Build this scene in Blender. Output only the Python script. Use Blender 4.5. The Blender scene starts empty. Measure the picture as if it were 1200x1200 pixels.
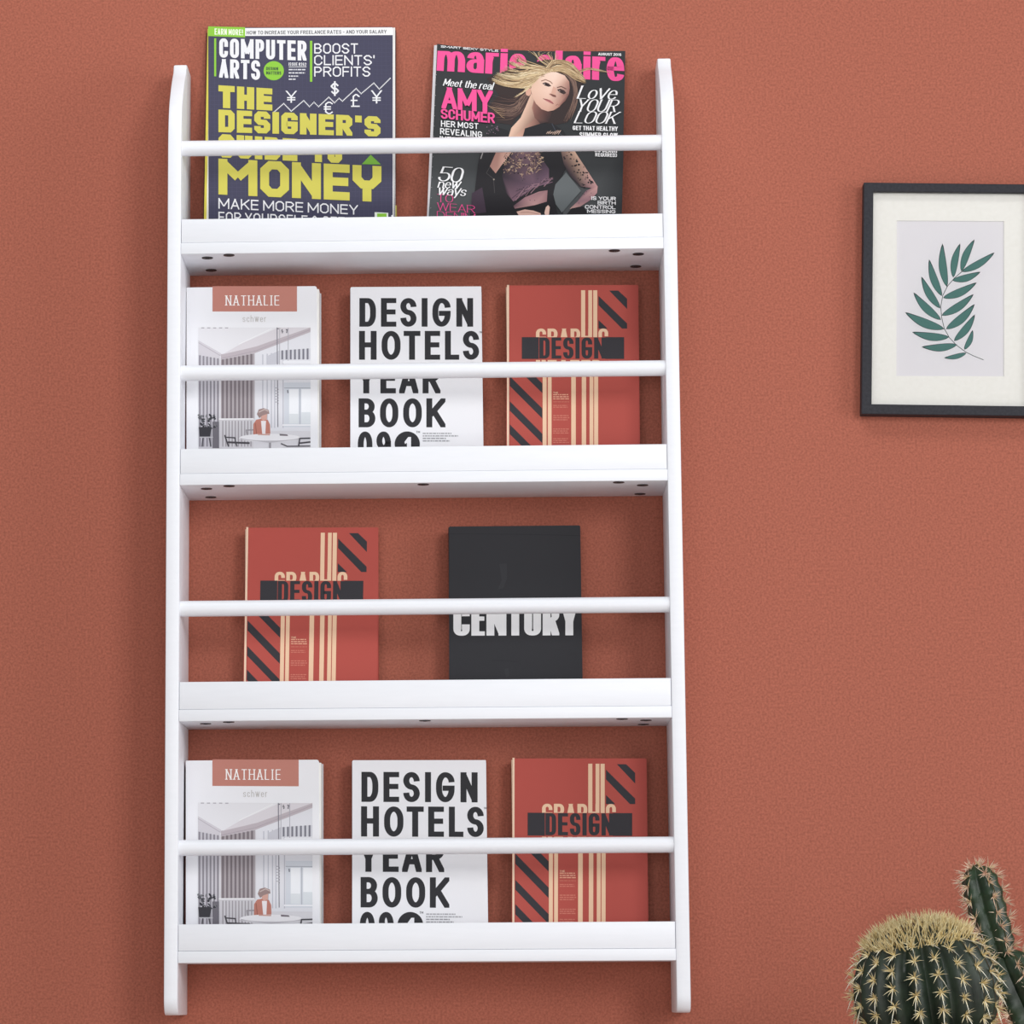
import bpy, bmesh, math, random
from mathutils import Vector, Matrix

# ---------------------------------------------------------------- camera, world, lights, exposure
scene = bpy.context.scene
C = scene.collection
Z0 = 0.55                                     # the rack hangs this far above the floor
F_PX, SX, SY = 3854.78879, -134.770, 4.041    # focal length in pixels of a 1200 px frame, principal point offset
CAM = Vector((0.0791400, -3.9022200, 0.0066000 + Z0))
YAW, PITCH, ROLL = 0.0290577, 0.1466910, 0.0053891
RM = Matrix.Rotation(YAW, 3, 'Z') @ Matrix.Rotation(PITCH, 3, 'X') @ Matrix.Rotation(ROLL, 3, 'Y')
cam_data = bpy.data.cameras.new('camera')
cam = bpy.data.objects.new('camera', cam_data)
C.objects.link(cam)
ax, ay, az = RM.col[0], RM.col[1], RM.col[2]
cam.matrix_world = Matrix(((ax.x, az.x, -ay.x, CAM.x), (ax.y, az.y, -ay.y, CAM.y), (ax.z, az.z, -ay.z, CAM.z), (0, 0, 0, 1)))
cam_data.sensor_width = 36.0
cam_data.lens = F_PX / 1200 * 36
cam_data.shift_x = -SX / 1200
cam_data.shift_y = SY / 1200
cam_data.clip_end = 50
scene.camera = cam

world = bpy.data.worlds.new('world'); scene.world = world
world.use_nodes = True
bg = world.node_tree.nodes['Background']
bg.inputs[0].default_value = (0.92, 0.965, 1.0, 1)
bg.inputs[1].default_value = 0.37

def area(name, loc, target, size, power, col=(1, 1, 1)):
    l = bpy.data.lights.new(name, 'AREA'); l.shape = 'RECTANGLE'
    l.size, l.size_y = size; l.energy = power; l.color = col
    o = bpy.data.objects.new(name, l); C.objects.link(o)
    o.location = loc
    o.rotation_euler = (Vector(target) - Vector(loc)).to_track_quat('-Z', 'Y').to_euler()
    return o
area('key_softbox', (2.45, -5.3, 2.2), (0.05, 0, 1.1), (1.3, 1.4), 116, (1.0, 0.985, 0.97))
area('fill_softbox', (-0.2, -5.2, 0.7), (0.1, 0, 1.1), (2.4, 1.2), 58, (0.97, 0.985, 1.0))
area('side_fill', (3.3, -2.0, 1.15), (0.0, 0, 1.05), (1.2, 1.6), 46, (0.94, 0.97, 1.0))  # added cool fill from the right, brightens the left panel's inner face
area('top_gradient_fill', (-0.3, -1.3, 3.0), (-0.1, 0, 1.4), (1.6, 0.6), 21, (1.0, 0.99, 0.98))  # added unseen lamp overhead, makes the wall brighter towards the top

vs = scene.view_settings
vs.view_transform = 'Standard'; vs.look = 'None'; vs.gamma = 1.0; vs.use_curve_mapping = False
vs.exposure = -0.32
scene.display_settings.display_device = 'sRGB'

# ---------------------------------------------------------------- helpers
def ray(px, py):
    q = Vector(((px - 600 - SX) / F_PX, 1.0, -(py - 600 - SY) / F_PX))
    return RM @ q
def at(px, py, Y):                            # the point of the plane y = Y behind a pixel of the photograph
    d = ray(px, py); t = (Y - CAM.y) / d.y
    return CAM + d * t
def at_plane(px, py, p0, n):
    d = ray(px, py); t = (p0 - CAM).dot(n) / d.dot(n)
    return CAM + d * t
def lin(c):
    out = []
    for v in c[:3]:
        v = v / 255.0
        out.append(v / 12.92 if v <= 0.04045 else ((v + 0.055) / 1.055) ** 2.4)
    return (out[0], out[1], out[2], 1.0)

def new_mat(name, rgb=None, rough=0.5, spec=0.5):
    m = bpy.data.materials.new(name); m.use_nodes = True
    b = m.node_tree.nodes['Principled BSDF']
    b.inputs['Roughness'].default_value = rough
    b.inputs['Specular IOR Level'].default_value = spec
    if rgb: b.inputs['Base Color'].default_value = lin(rgb)
    return m, m.node_tree, b
def noise(nt, scale, detail=3, rough=0.5, stretch=None):
    n = nt.nodes.new('ShaderNodeTexNoise'); n.inputs['Scale'].default_value = scale
    n.inputs['Detail'].default_value = detail; n.inputs['Roughness'].default_value = rough
    tc = nt.nodes.new('ShaderNodeTexCoord')
    if stretch:
        mp = nt.nodes.new('ShaderNodeMapping'); mp.inputs['Scale'].default_value = stretch
        nt.links.new(tc.outputs['Object'], mp.inputs[0]); nt.links.new(mp.outputs[0], n.inputs['Vector'])
    else: nt.links.new(tc.outputs['Object'], n.inputs['Vector'])
    return n
def ramp(nt, src, c0, c1, p0=0.3, p1=0.7):
    r = nt.nodes.new('ShaderNodeValToRGB')
    r.color_ramp.elements[0].position = p0; r.color_ramp.elements[1].position = p1
    r.color_ramp.elements[0].color = c0; r.color_ramp.elements[1].color = c1
    nt.links.new(src, r.inputs[0]); return r
def bump(nt, b, src, strength, dist):
    n = nt.nodes.new('ShaderNodeBump'); n.inputs['Strength'].default_value = strength
    n.inputs['Distance'].default_value = dist
    nt.links.new(src, n.inputs['Height']); nt.links.new(n.outputs[0], b.inputs['Normal'])

# wall: terracotta paint with a fine stipple
M_WALL, nt, b = new_mat('terracotta_paint', rough=0.66, spec=0.22)
n1 = noise(nt, 380, 2, 0.6)
r = ramp(nt, n1.outputs['Fac'], lin((148, 84, 67)), lin((182, 105, 85)), 0.3, 0.7)
nt.links.new(r.outputs[0], b.inputs['Base Color'])
n2 = noise(nt, 190, 4, 0.6); bump(nt, b, n2.outputs['Fac'], 0.3, 0.0015)
# white lacquered board, a faint grain
M_WHITE, nt, b = new_mat('white_lacquer', rough=0.42, spec=0.4)
n1 = noise(nt, 30, 3, 0.5, (1, 8, 8))
r = ramp(nt, n1.outputs['Fac'], lin((239, 241, 247)), lin((241, 243, 249)))
nt.links.new(r.outputs[0], b.inputs['Base Color'])
M_CAM, nt, b = new_mat('dark_steel', (58, 60, 62), 0.4); b.inputs['Metallic'].default_value = 0.6
n1 = noise(nt, 90); bump(nt, b, n1.outputs['Fac'], 0.2, 0.001)
M_FRAME, nt, b = new_mat('black_frame_lacquer', rough=0.55, spec=0.22)
n1 = noise(nt, 300, 2); r = ramp(nt, n1.outputs['Fac'], lin((38, 38, 44)), lin((50, 50, 56)))
nt.links.new(r.outputs[0], b.inputs['Base Color'])
M_MAT, nt, b = new_mat('mat_board', rough=0.9, spec=0.1)
n1 = noise(nt, 200, 3); r = ramp(nt, n1.outputs['Fac'], lin((244, 242, 236)), lin((249, 247, 242)))
nt.links.new(r.outputs[0], b.inputs['Base Color'])
M_FLOOR, nt, b = new_mat('pale_oak_floor', rough=0.5)
n1 = noise(nt, 6, 5, 0.6, (1, 9, 1)); r = ramp(nt, n1.outputs['Fac'], lin((204, 196, 186)), lin((222, 216, 208)))
nt.links.new(r.outputs[0], b.inputs['Base Color'])
M_POT, nt, b = new_mat('terracotta_clay', rough=0.8)
n1 = noise(nt, 40, 4); r = ramp(nt, n1.outputs['Fac'], lin((150, 84, 58)), lin((176, 104, 74)))
nt.links.new(r.outputs[0], b.inputs['Base Color'])
M_SOIL, nt, b = new_mat('soil', rough=0.95)
n1 = noise(nt, 120, 4); r = ramp(nt, n1.outputs['Fac'], lin((48, 36, 28)), lin((88, 68, 52)))
nt.links.new(r.outputs[0], b.inputs['Base Color']); bump(nt, b, n1.outputs['Fac'], 0.8, 0.004)

def colour_mat(name, rough, spec, grain=0.0):          # the colour printed or grown at each point of the mesh
    m, nt, b = new_mat(name, rough=rough, spec=spec)
    a = nt.nodes.new('ShaderNodeVertexColor'); a.layer_name = 'ink'
    nt.links.new(a.outputs['Color'], b.inputs['Base Color'])
    if grain:
        n = noise(nt, 700, 2); bump(nt, b, n.outputs['Fac'], grain, 0.0005)
    return m
M_GLOSSY = colour_mat('glossy_print', 0.5, 0.22)
M_MATTE = colour_mat('matte_print', 0.65, 0.25, 0.15)
M_SPINE = colour_mat('cactus_spines', 0.6, 0.3)
M_PAGES, nt, b = new_mat('page_edges', rough=0.9, spec=0.1)
n1 = noise(nt, 120, 2, 0.5, (1, 60, 0.2)); r = ramp(nt, n1.outputs['Fac'], lin((222, 220, 216)), lin((240, 238, 234)))
nt.links.new(r.outputs[0], b.inputs['Base Color'])
def plain(name, rgb, rough=0.6):
    m, nt, b = new_mat(name, rough=rough, spec=0.25)
    n = noise(nt, 60, 2); r = ramp(nt, n.outputs['Fac'], lin(tuple(v * 0.96 for v in rgb)), lin(rgb))
    nt.links.new(r.outputs[0], b.inputs['Base Color']); return m
M_YELLOW = plain('yellow_spine_paper', (214, 200, 84)); M_BURG = plain('burgundy_paper', (84, 40, 38))
M_BOOKWHITE = plain('white_cover_card', (234, 234, 238)); M_BOOKRED = plain('red_cover_card', (182, 84, 75))
M_CREAM = plain('cream_card', (236, 205, 178)); M_BOOKBLACK = plain('black_cover_card', (44, 44, 48))
M_GREYPAPER = plain('grey_paper', (206, 204, 208)); M_OLIVE = plain('olive_back_paper', (170, 160, 80))

M_GLASS = bpy.data.materials.new('clear_glass'); M_GLASS.use_nodes = True
nt = M_GLASS.node_tree; nt.nodes.clear()
out = nt.nodes.new('ShaderNodeOutputMaterial'); mx = nt.nodes.new('ShaderNodeMixShader')
tr = nt.nodes.new('ShaderNodeBsdfTransparent'); gl = nt.nodes.new('ShaderNodeBsdfGlossy'); fr = nt.nodes.new('ShaderNodeFresnel')
gl.inputs['Roughness'].default_value = 0.02; fr.inputs['IOR'].default_value = 1.25
nt.links.new(fr.outputs[0], mx.inputs[0]); nt.links.new(tr.outputs[0], mx.inputs[1]); nt.links.new(gl.outputs[0], mx.inputs[2])
nt.links.new(mx.outputs[0], out.inputs[0])

M_BODY, nt, b = new_mat('cactus_skin', rough=0.45, spec=0.45)
n1 = noise(nt, 45, 4, 0.6); r = ramp(nt, n1.outputs['Fac'], lin((22, 30, 24)), lin((46, 60, 44)), 0.25, 0.75)
nt.links.new(r.outputs[0], b.inputs['Base Color']); bump(nt, b, n1.outputs['Fac'], 0.3, 0.002)
M_STEM, nt, b = new_mat('cactus_stem_skin', rough=0.42, spec=0.45)
n1 = noise(nt, 40, 4, 0.6); r = ramp(nt, n1.outputs['Fac'], lin((24, 38, 26)), lin((48, 70, 44)), 0.25, 0.75)
nt.links.new(r.outputs[0], b.inputs['Base Color']); bump(nt, b, n1.outputs['Fac'], 0.25, 0.002)

def add_box(bm, x0, x1, y0, y1, z0, z1, bev=0.0, seg=2):
    r = bmesh.ops.create_cube(bm, size=1.0)
    vs_ = r['verts']
    for v in vs_:
        v.co = Vector((x0 if v.co.x < 0 else x1, y0 if v.co.y < 0 else y1, z0 if v.co.z < 0 else z1))
    if bev:
        es = list({e for v in vs_ for e in v.link_edges})
        bmesh.ops.bevel(bm, geom=es, offset=bev, segments=seg, profile=0.5, affect='EDGES')
def obj(name, bm, mats, parent=None, smooth=None):
    me = bpy.data.meshes.new(name)
    bm.normal_update(); bm.to_mesh(me); bm.free()
    for m in (mats if isinstance(mats, (list, tuple)) else [mats]): me.materials.append(m)
    if smooth is not None:
        for p in me.polygons: p.use_smooth = True
        me.set_sharp_from_angle(angle=math.radians(smooth))
    o = bpy.data.objects.new(name, me); C.objects.link(o)
    if parent: o.parent = parent
    return o
def box(name, x0, x1, y0, y1, z0, z1, m, parent=None, bev=0.0):
    bm = bmesh.new(); add_box(bm, x0, x1, y0, y1, z0, z1, bev)
    return obj(name, bm, m, parent, 35 if bev else None)
def thing(name, label, cat, loc=(0, 0, 0), group=None):
    o = bpy.data.objects.new(name, None); C.objects.link(o); o.location = loc
    o.empty_display_size = 0.05
    o['label'] = label; o['category'] = cat
    if group: o['group'] = group
    return o
def copy_thing(src, loc, label):
    r_ = src.copy(); C.objects.link(r_); r_.location = loc; r_['label'] = label
    for ch in list(src.children):
        c = ch.copy(); C.objects.link(c); c.parent = r_
        for g in list(ch.children):
            d = g.copy(); C.objects.link(d); d.parent = c
    return r_

# ---------------------------------------------------------------- lettering: every letter is a set of pen strokes
# points are (x, y) in a unit box, (x, y, 1) is a rounded corner
G = {
 'A': (1.0, [[(0, 0), (.5, 1)], [(.5, 1), (1, 0)], [(.2, .3), (.8, .3)]]),
 'B': (.95, [[(0, 0), (0, 1)], [(0, 1), (.94, 1, 1), (.94, .53, 1), (0, .53)], [(0, .53), (1, .53, 1), (1, 0, 1), (0, 0)]]),
 'C': (.95, [[(1, .68), (1, 1, 1), (0, 1, 1), (0, 0, 1), (1, 0, 1), (1, .32)]]),
 'D': (.97, ['c', [(0, 0), (0, 1), (1, 1, 1), (1, 0, 1)]]),
 'E': (.86, [[(1, 1), (0, 1), (0, 0), (1, 0)], [(0, .52), (.92, .52)]]),
 'F': (.82, [[(1, 1), (0, 1), (0, 0)], [(0, .5), (.9, .5)]]),
 'G': (1.0, [[(1, .7), (1, 1, 1), (0, 1, 1), (0, 0, 1), (1, 0, 1), (1, .46), (.52, .46)]]),
 'H': (1.0, [[(0, 0), (0, 1)], [(1, 0), (1, 1)], [(0, .52), (1, .52)]]),
 'I': (.0, [[(.5, 0), (.5, 1)]]),
 'J': (.8, [[(1, 1), (1, 0, 1), (0, 0, 1), (0, .3)]]),
 'K': (1.0, [[(0, 0), (0, 1)], [(1, 1), (0, .36)], [(.32, .6), (1, 0)]]),
 'L': (.8, [[(0, 1), (0, 0), (1, 0)]]),
 'M': (1.3, [[(0, 0), (0, 1)], [(0, 1), (.5, .2)], [(.5, .2), (1, 1)], [(1, 1), (1, 0)]]),
 'N': (1.0, [[(0, 0), (0, 1)], [(0, 1), (1, 0)], [(1, 0), (1, 1)]]),
 'O': (1.0, ['c', [(0, 0, 1), (0, 1, 1), (1, 1, 1), (1, 0, 1)]]),
 'P': (.92, [[(0, 0), (0, 1)], [(0, 1), (1, 1, 1), (1, .45, 1), (0, .45)]]),
 'Q': (1.0, ['c', [(0, 0, 1), (0, 1, 1), (1, 1, 1), (1, 0, 1)], [(.6, .3), (1, 0)]]),
 'R': (.98, [[(0, 0), (0, 1)], [(0, 1), (1, 1, 1), (1, .48, 1), (0, .48)], [(.5, .48), (1, 0)]]),
 'S': (.95, [[(1, .73), (1, 1, 1), (0, 1, 1), (0, .52, 1), (1, .48, 1), (1, 0, 1), (0, 0, 1), (0, .27)]]),
 'T': (.9, [[(0, 1), (1, 1)], [(.5, 1), (.5, 0)]]),
 'U': (1.0, [[(0, 1), (0, 0, 1), (1, 0, 1), (1, 1)]]),
 'V': (1.0, [[(0, 1), (.5, 0)], [(.5, 0), (1, 1)]]),
 'W': (1.5, [[(0, 1), (.25, 0)], [(.25, 0), (.5, 1)], [(.5, 1), (.75, 0)], [(.75, 0), (1, 1)]]),
 'X': (1.0, [[(0, 1), (1, 0)], [(0, 0), (1, 1)]]),
 'Y': (1.0, [[(0, 1), (.5, .42)], [(1, 1), (.5, .42)], [(.5, .48), (.5, 0)]]),
 'Z': (.9, [[(0, 1), (1, 1), (0, 0), (1, 0)]]),
 '0': (.9, ['c', [(0, 0, 1), (0, 1, 1), (1, 1, 1), (1, 0, 1)]]),
 '1': (.4, [[(.2, .8), (.8, 1), (.8, 0)]]),
 '2': (.9, [[(0, .72), (0, 1, 1), (1, 1, 1), (1, .55, 1), (0, 0), (1, 0)]]),
 '5': (.9, [[(.95, 1), (.1, 1), (.05, .55), (1, .62, 1), (1, 0, 1), (0, 0, 1), (0, .25)]]),
 '6': (.9, [[(1, .78), (1, 1, 1), (0, 1, 1), (0, 0, 1), (1, 0, 1), (1, .58, 1), (0, .58, 1), (0, .3)]]),
 '9': (.9, [[(0, .22), (0, 0, 1), (1, 0, 1), (1, 1, 1), (0, 1, 1), (0, .42, 1), (1, .42, 1), (1, .7)]]),
 "'": (.0, [[(.5, 1), (.5, .72)]]), '!': (.0, [[(.5, 1), (.5, .3)], [(.5, .12), (.5, 0)]]),
 '-': (.6, [[(0, .45), (1, .45)]]), '&': (1.0, [[(1, .5), (.7, 0, 1), (0, 0, 1), (0, .5, 1), (.8, .6, 1), (.8, 1, 1), (.1, 1, 1), (.1, .65), (1, 0)]]),
 '#': (1.0, [[(.3, 0), (.4, 1)], [(.65, 0), (.75, 1)], [(0, .33), (1, .33)], [(0, .67), (1, .67)]]),
 ')': (.4, [[(0, 1), (1, .9, 1), (1, .1, 1), (0, 0)]]),
 '$': (.8, [[(1, .7), (1, .85, 1), (0, .85, 1), (0, .5, 1), (1, .5, 1), (1, .15, 1), (0, .15, 1), (0, .3)], [(.5, 1), (.5, 0)]]),
 '€': (.9, [[(1, .85), (1, 1, 1), (.15, 1, 1), (.15, 0, 1), (1, 0, 1), (1, .15)], [(0, .6), (.7, .6)], [(0, .4), (.7, .4)]]),
 '£': (.9, [[(1, .8), (1, 1, 1), (.25, 1, 1), (.25, 0)], [(.05, 0), (1, 0)], [(0, .5), (.7, .5)]]),
 '¥': (1.0, [[(0, 1), (.5, .5)], [(1, 1), (.5, .5)], [(.5, .5), (.5, 0)], [(.12, .42), (.88, .42)], [(.12, .22), (.88, .22)]]),
 # lower case: x-height 0.68
 'a': (.8, [[(.05, .5), (.05, .68, 1), (1, .68, 1), (1, 0)], [(1, .4), (0, .4, 1), (0, 0, 1), (1, 0, 1), (1, .2)]]),
 'c': (.75, [[(1, .48), (1, .68, 1), (0, .68, 1), (0, 0, 1), (1, 0, 1), (1, .2)]]),
 'd': (.85, [[(1, 1), (1, 0)], ['c'], [(1, .68, 1), (0, .68, 1), (0, 0, 1), (1, 0, 1)]]),
 'e': (.8, [[(.05, .36), (1, .36), (1, .68, 1), (0, .68, 1), (0, 0, 1), (1, 0, 1), (1, .17)]]),
 'h': (.8, [[(0, 0), (0, 1)], [(0, .4), (0, .68, 1), (1, .68, 1), (1, 0)]]),
 'i': (.0, [[(.5, 0), (.5, .68)], [(.5, .9), (.5, 1)]]),
 'l': (.0, [[(.5, 0), (.5, 1)]]),
 'm': (1.5, [[(0, 0), (0, .68)], [(0, .4), (0, .68, 1), (.5, .68, 1), (.5, 0)], [(.5, .4), (.5, .68, 1), (1, .68, 1), (1, 0)]]),
 'n': (.8, [[(0, 0), (0, .68)], [(0, .4), (0, .68, 1), (1, .68, 1), (1, 0)]]),
 'o': (.8, ['c', [(0, 0, 1), (0, .68, 1), (1, .68, 1), (1, 0, 1)]]),
 'r': (.5, [[(0, 0), (0, .68)], [(0, .36), (.1, .68, 1), (1, .68)]]),
 's': (.7, [[(1, .5), (1, .68, 1), (0, .68, 1), (0, .35, 1), (1, .33, 1), (1, 0, 1), (0, 0, 1), (0, .18)]]),
 't': (.45, [[(.4, .95), (.4, 0, 1), (1, 0)], [(0, .66), (1, .66)]]),
 'u': (.8, [[(0, .68), (0, 0, 1), (1, 0, 1), (1, .3)], [(1, .68), (1, 0)]]),
 'v': (.8, [[(0, .68), (.5, 0)], [(.5, 0), (1, .68)]]),
 'w': (1.2, [[(0, .68), (.25, 0)], [(.25, 0), (.5, .68)], [(.5, .68), (.75, 0)], [(.75, 0), (1, .68)]]),
 'y': (.8, [[(0, .68), (.5, 0)], [(1, .68), (.3, -.3)]]),
}
G['\u039c'] = (1.3, [[(0, 0), (0, 1)], [(0, 1), (.5, .5)], [(.5, .5), (1, 1)], [(1, 1), (1, 0)]])    # blocky M and Y
G['\u03a5'] = (1.0, [[(0, 1), (0, .46, 1), (1, .46, 1), (1, 1)], [(.5, .46), (.5, 0)]])
G['d'] = (.85, [[(1, 1), (1, 0)], 'c', [(1, .68, 1), (0, .68, 1), (0, 0, 1), (1, 0, 1)]])

def round_path(pts, closed, rx, ry, seg):
    n = len(pts); out = []
    for i, p in enumerate(pts):
        if len(p) < 3 or (not closed and i in (0, n - 1)):
            out.append((p[0], p[1])); continue
        a, c = pts[(i - 1) % n], pts[(i + 1) % n]
        V = []
        for q in (a, c):
            dx, dy = q[0] - p[0], q[1] - p[1]; L = math.hypot(dx, dy) or 1e-9
            lim = 0.5 if len(q) > 2 else 1.0
            r_ = min(rx * abs(dx) / L + ry * abs(dy) / L, L * lim)
            V.append((dx / L * r_, dy / L * r_))
        for k in range(seg + 1):
            t = math.pi / 2 * k / seg
            s1, c1 = 1 - math.sin(t), 1 - math.cos(t)
            out.append((p[0] + s1 * V[0][0] + c1 * V[1][0], p[1] + s1 * V[0][1] + c1 * V[1][1]))
    res = []
    for q in out:
        if not res or math.hypot(q[0] - res[-1][0], q[1] - res[-1][1]) > 1e-5: res.append(q)
    if closed and math.hypot(res[0][0] - res[-1][0], res[0][1] - res[-1][1]) < 1e-5: res.pop()
    return res
def stroke_quads(P, closed, tx, ty, widths=None):
    n = len(P)
    if n < 2: return []
    offs = []
    for i in range(n):
        def nrm(a, c):
            dx, dy = c[0] - a[0], c[1] - a[1]; L = math.hypot(dx, dy) or 1e-9
            return (-dy / L, dx / L)
        if closed or 0 < i < n - 1:
            n1, n2 = nrm(P[i - 1], P[i]), nrm(P[i], P[(i + 1) % n])
            sx, sy = n1[0] + n2[0], n1[1] + n2[1]; L = math.hypot(sx, sy)
            if L < 0.2: m_ = n1; k = 1.0
            else:
                m_ = (sx / L, sy / L); k = min(1 / max(m_[0] * n1[0] + m_[1] * n1[1], 0.35), 2.4)
        else:
            m_ = nrm(P[0], P[1]) if i == 0 else nrm(P[-2], P[-1]); k = 1.0
        if k > 1.25: h_ = (m_[0] * tx / 2 * k, m_[1] * ty / 2 * k)
        else:
            h0 = 0.5 * math.hypot(tx * m_[0], ty * m_[1]) * k; h_ = (m_[0] * h0, m_[1] * h0)
        if widths: h_ = (h_[0] * widths[i], h_[1] * widths[i])
        offs.append(((P[i][0] + h_[0], P[i][1] + h_[1]), (P[i][0] - h_[0], P[i][1] - h_[1])))
    q = []
    for i in range(n if closed else n - 1):
        a, c = offs[i], offs[(i + 1) % n]
        q.append([a[0], c[0], c[1], a[1]])
    return q
def clip(poly, lo, hi, ax=1):
    for s, lim in ((1, lo), (-1, -hi)):
        out = []
        for i, p in enumerate(poly):
            q = poly[(i + 1) % len(poly)]
            ip, iq = s * p[ax] >= lim - 1e-9, s * q[ax] >= lim - 1e-9
            if ip: out.append(p)
            if ip != iq:
                t = (lim * s - p[ax]) / (q[ax] - p[ax]); out.append((p[0] + t * (q[0] - p[0]), lim * s) if ax else (lim * s, p[1] + t * (q[1] - p[1])))
        poly = out
        if not poly: return []
    return poly
class Style:
    def __init__(s, tx, ty, rx=.5, ry=.5, seg=7, serif=0.0, shear=0.0, gap=.12, space=.5, wide=None, xh=.68):
        s.tx, s.ty, s.rx, s.ry, s.seg, s.serif, s.shear, s.gap, s.space, s.wide, s.xh = tx, ty, rx, ry, seg, serif, shear, gap, space, wide or {}, xh
def glyph_polys(ch, w, st, aspect):
    """letter in a box w wide (units of cap height) and 1 high; pen tx, ty in units of cap height"""
    polys = []; closed = False; sub = 0
    for s in G[ch][1]:
        if s == 'c': closed = True; continue
        P = round_path(s, closed, st.rx, st.ry, st.seg)
        lo = 0.0; hi = 1.0; lo = min(0.0, min(p[1] for p in s))
        ym = lambda y: y * st.xh / .68 if y <= .68 else st.xh + (y - .68) * (1 - st.xh) / .32
        low = ch.islower()
        Q = [(st.tx / 2 + p[0] * max(w - st.tx, 0), st.ty / 2 + (ym(p[1]) if low else p[1]) * (1 - st.ty)) for p in P]
        sub += 1
        if not closed:
            for e, nb in ((0, 1), (-1, -2)):
                dx, dy = Q[e][0] - Q[nb][0], Q[e][1] - Q[nb][1]; L = math.hypot(dx, dy) or 1e-9
                yy = s[0][1] if e == 0 else s[-1][1]
                if yy in (0, 1, .68, 1.05, -.3) and abs(dy) > 0.3 * L:
                    k = 1.2 * st.tx / L if abs(dx) > 0.02 * L else st.ty / 2 / L
                    if st.serif and yy in (0, 1, .68):
                        xs, ys = Q[e]; wy = st.ty / 2
                        polys.append((sub + 8, [(xs - st.serif, ys - wy), (xs + st.serif, ys - wy), (xs + st.serif, ys + wy), (xs - st.serif, ys + wy)]))
                    Q[e] = (Q[e][0] + dx * k, Q[e][1] + dy * k)
                elif abs(dy) < 0.05 * L: Q[e] = (Q[e][0] + dx / L * st.tx / 2, Q[e][1])
        top = st.ty + hi * (1 - st.ty); bot = lo * (1 - st.ty)
        for q in stroke_quads(Q, closed, st.tx, st.ty):
            q = clip(q, bot, top)
            if len(q) > 2 and ch.isupper(): q = clip(q, 0.0, max(w, st.tx), 0)
            if len(q) > 2: polys.append((sub, q))
        closed = False
    return [(sb, [(x + st.shear * (y - .3), y) for x, y in p]) for sb, p in polys]

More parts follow.
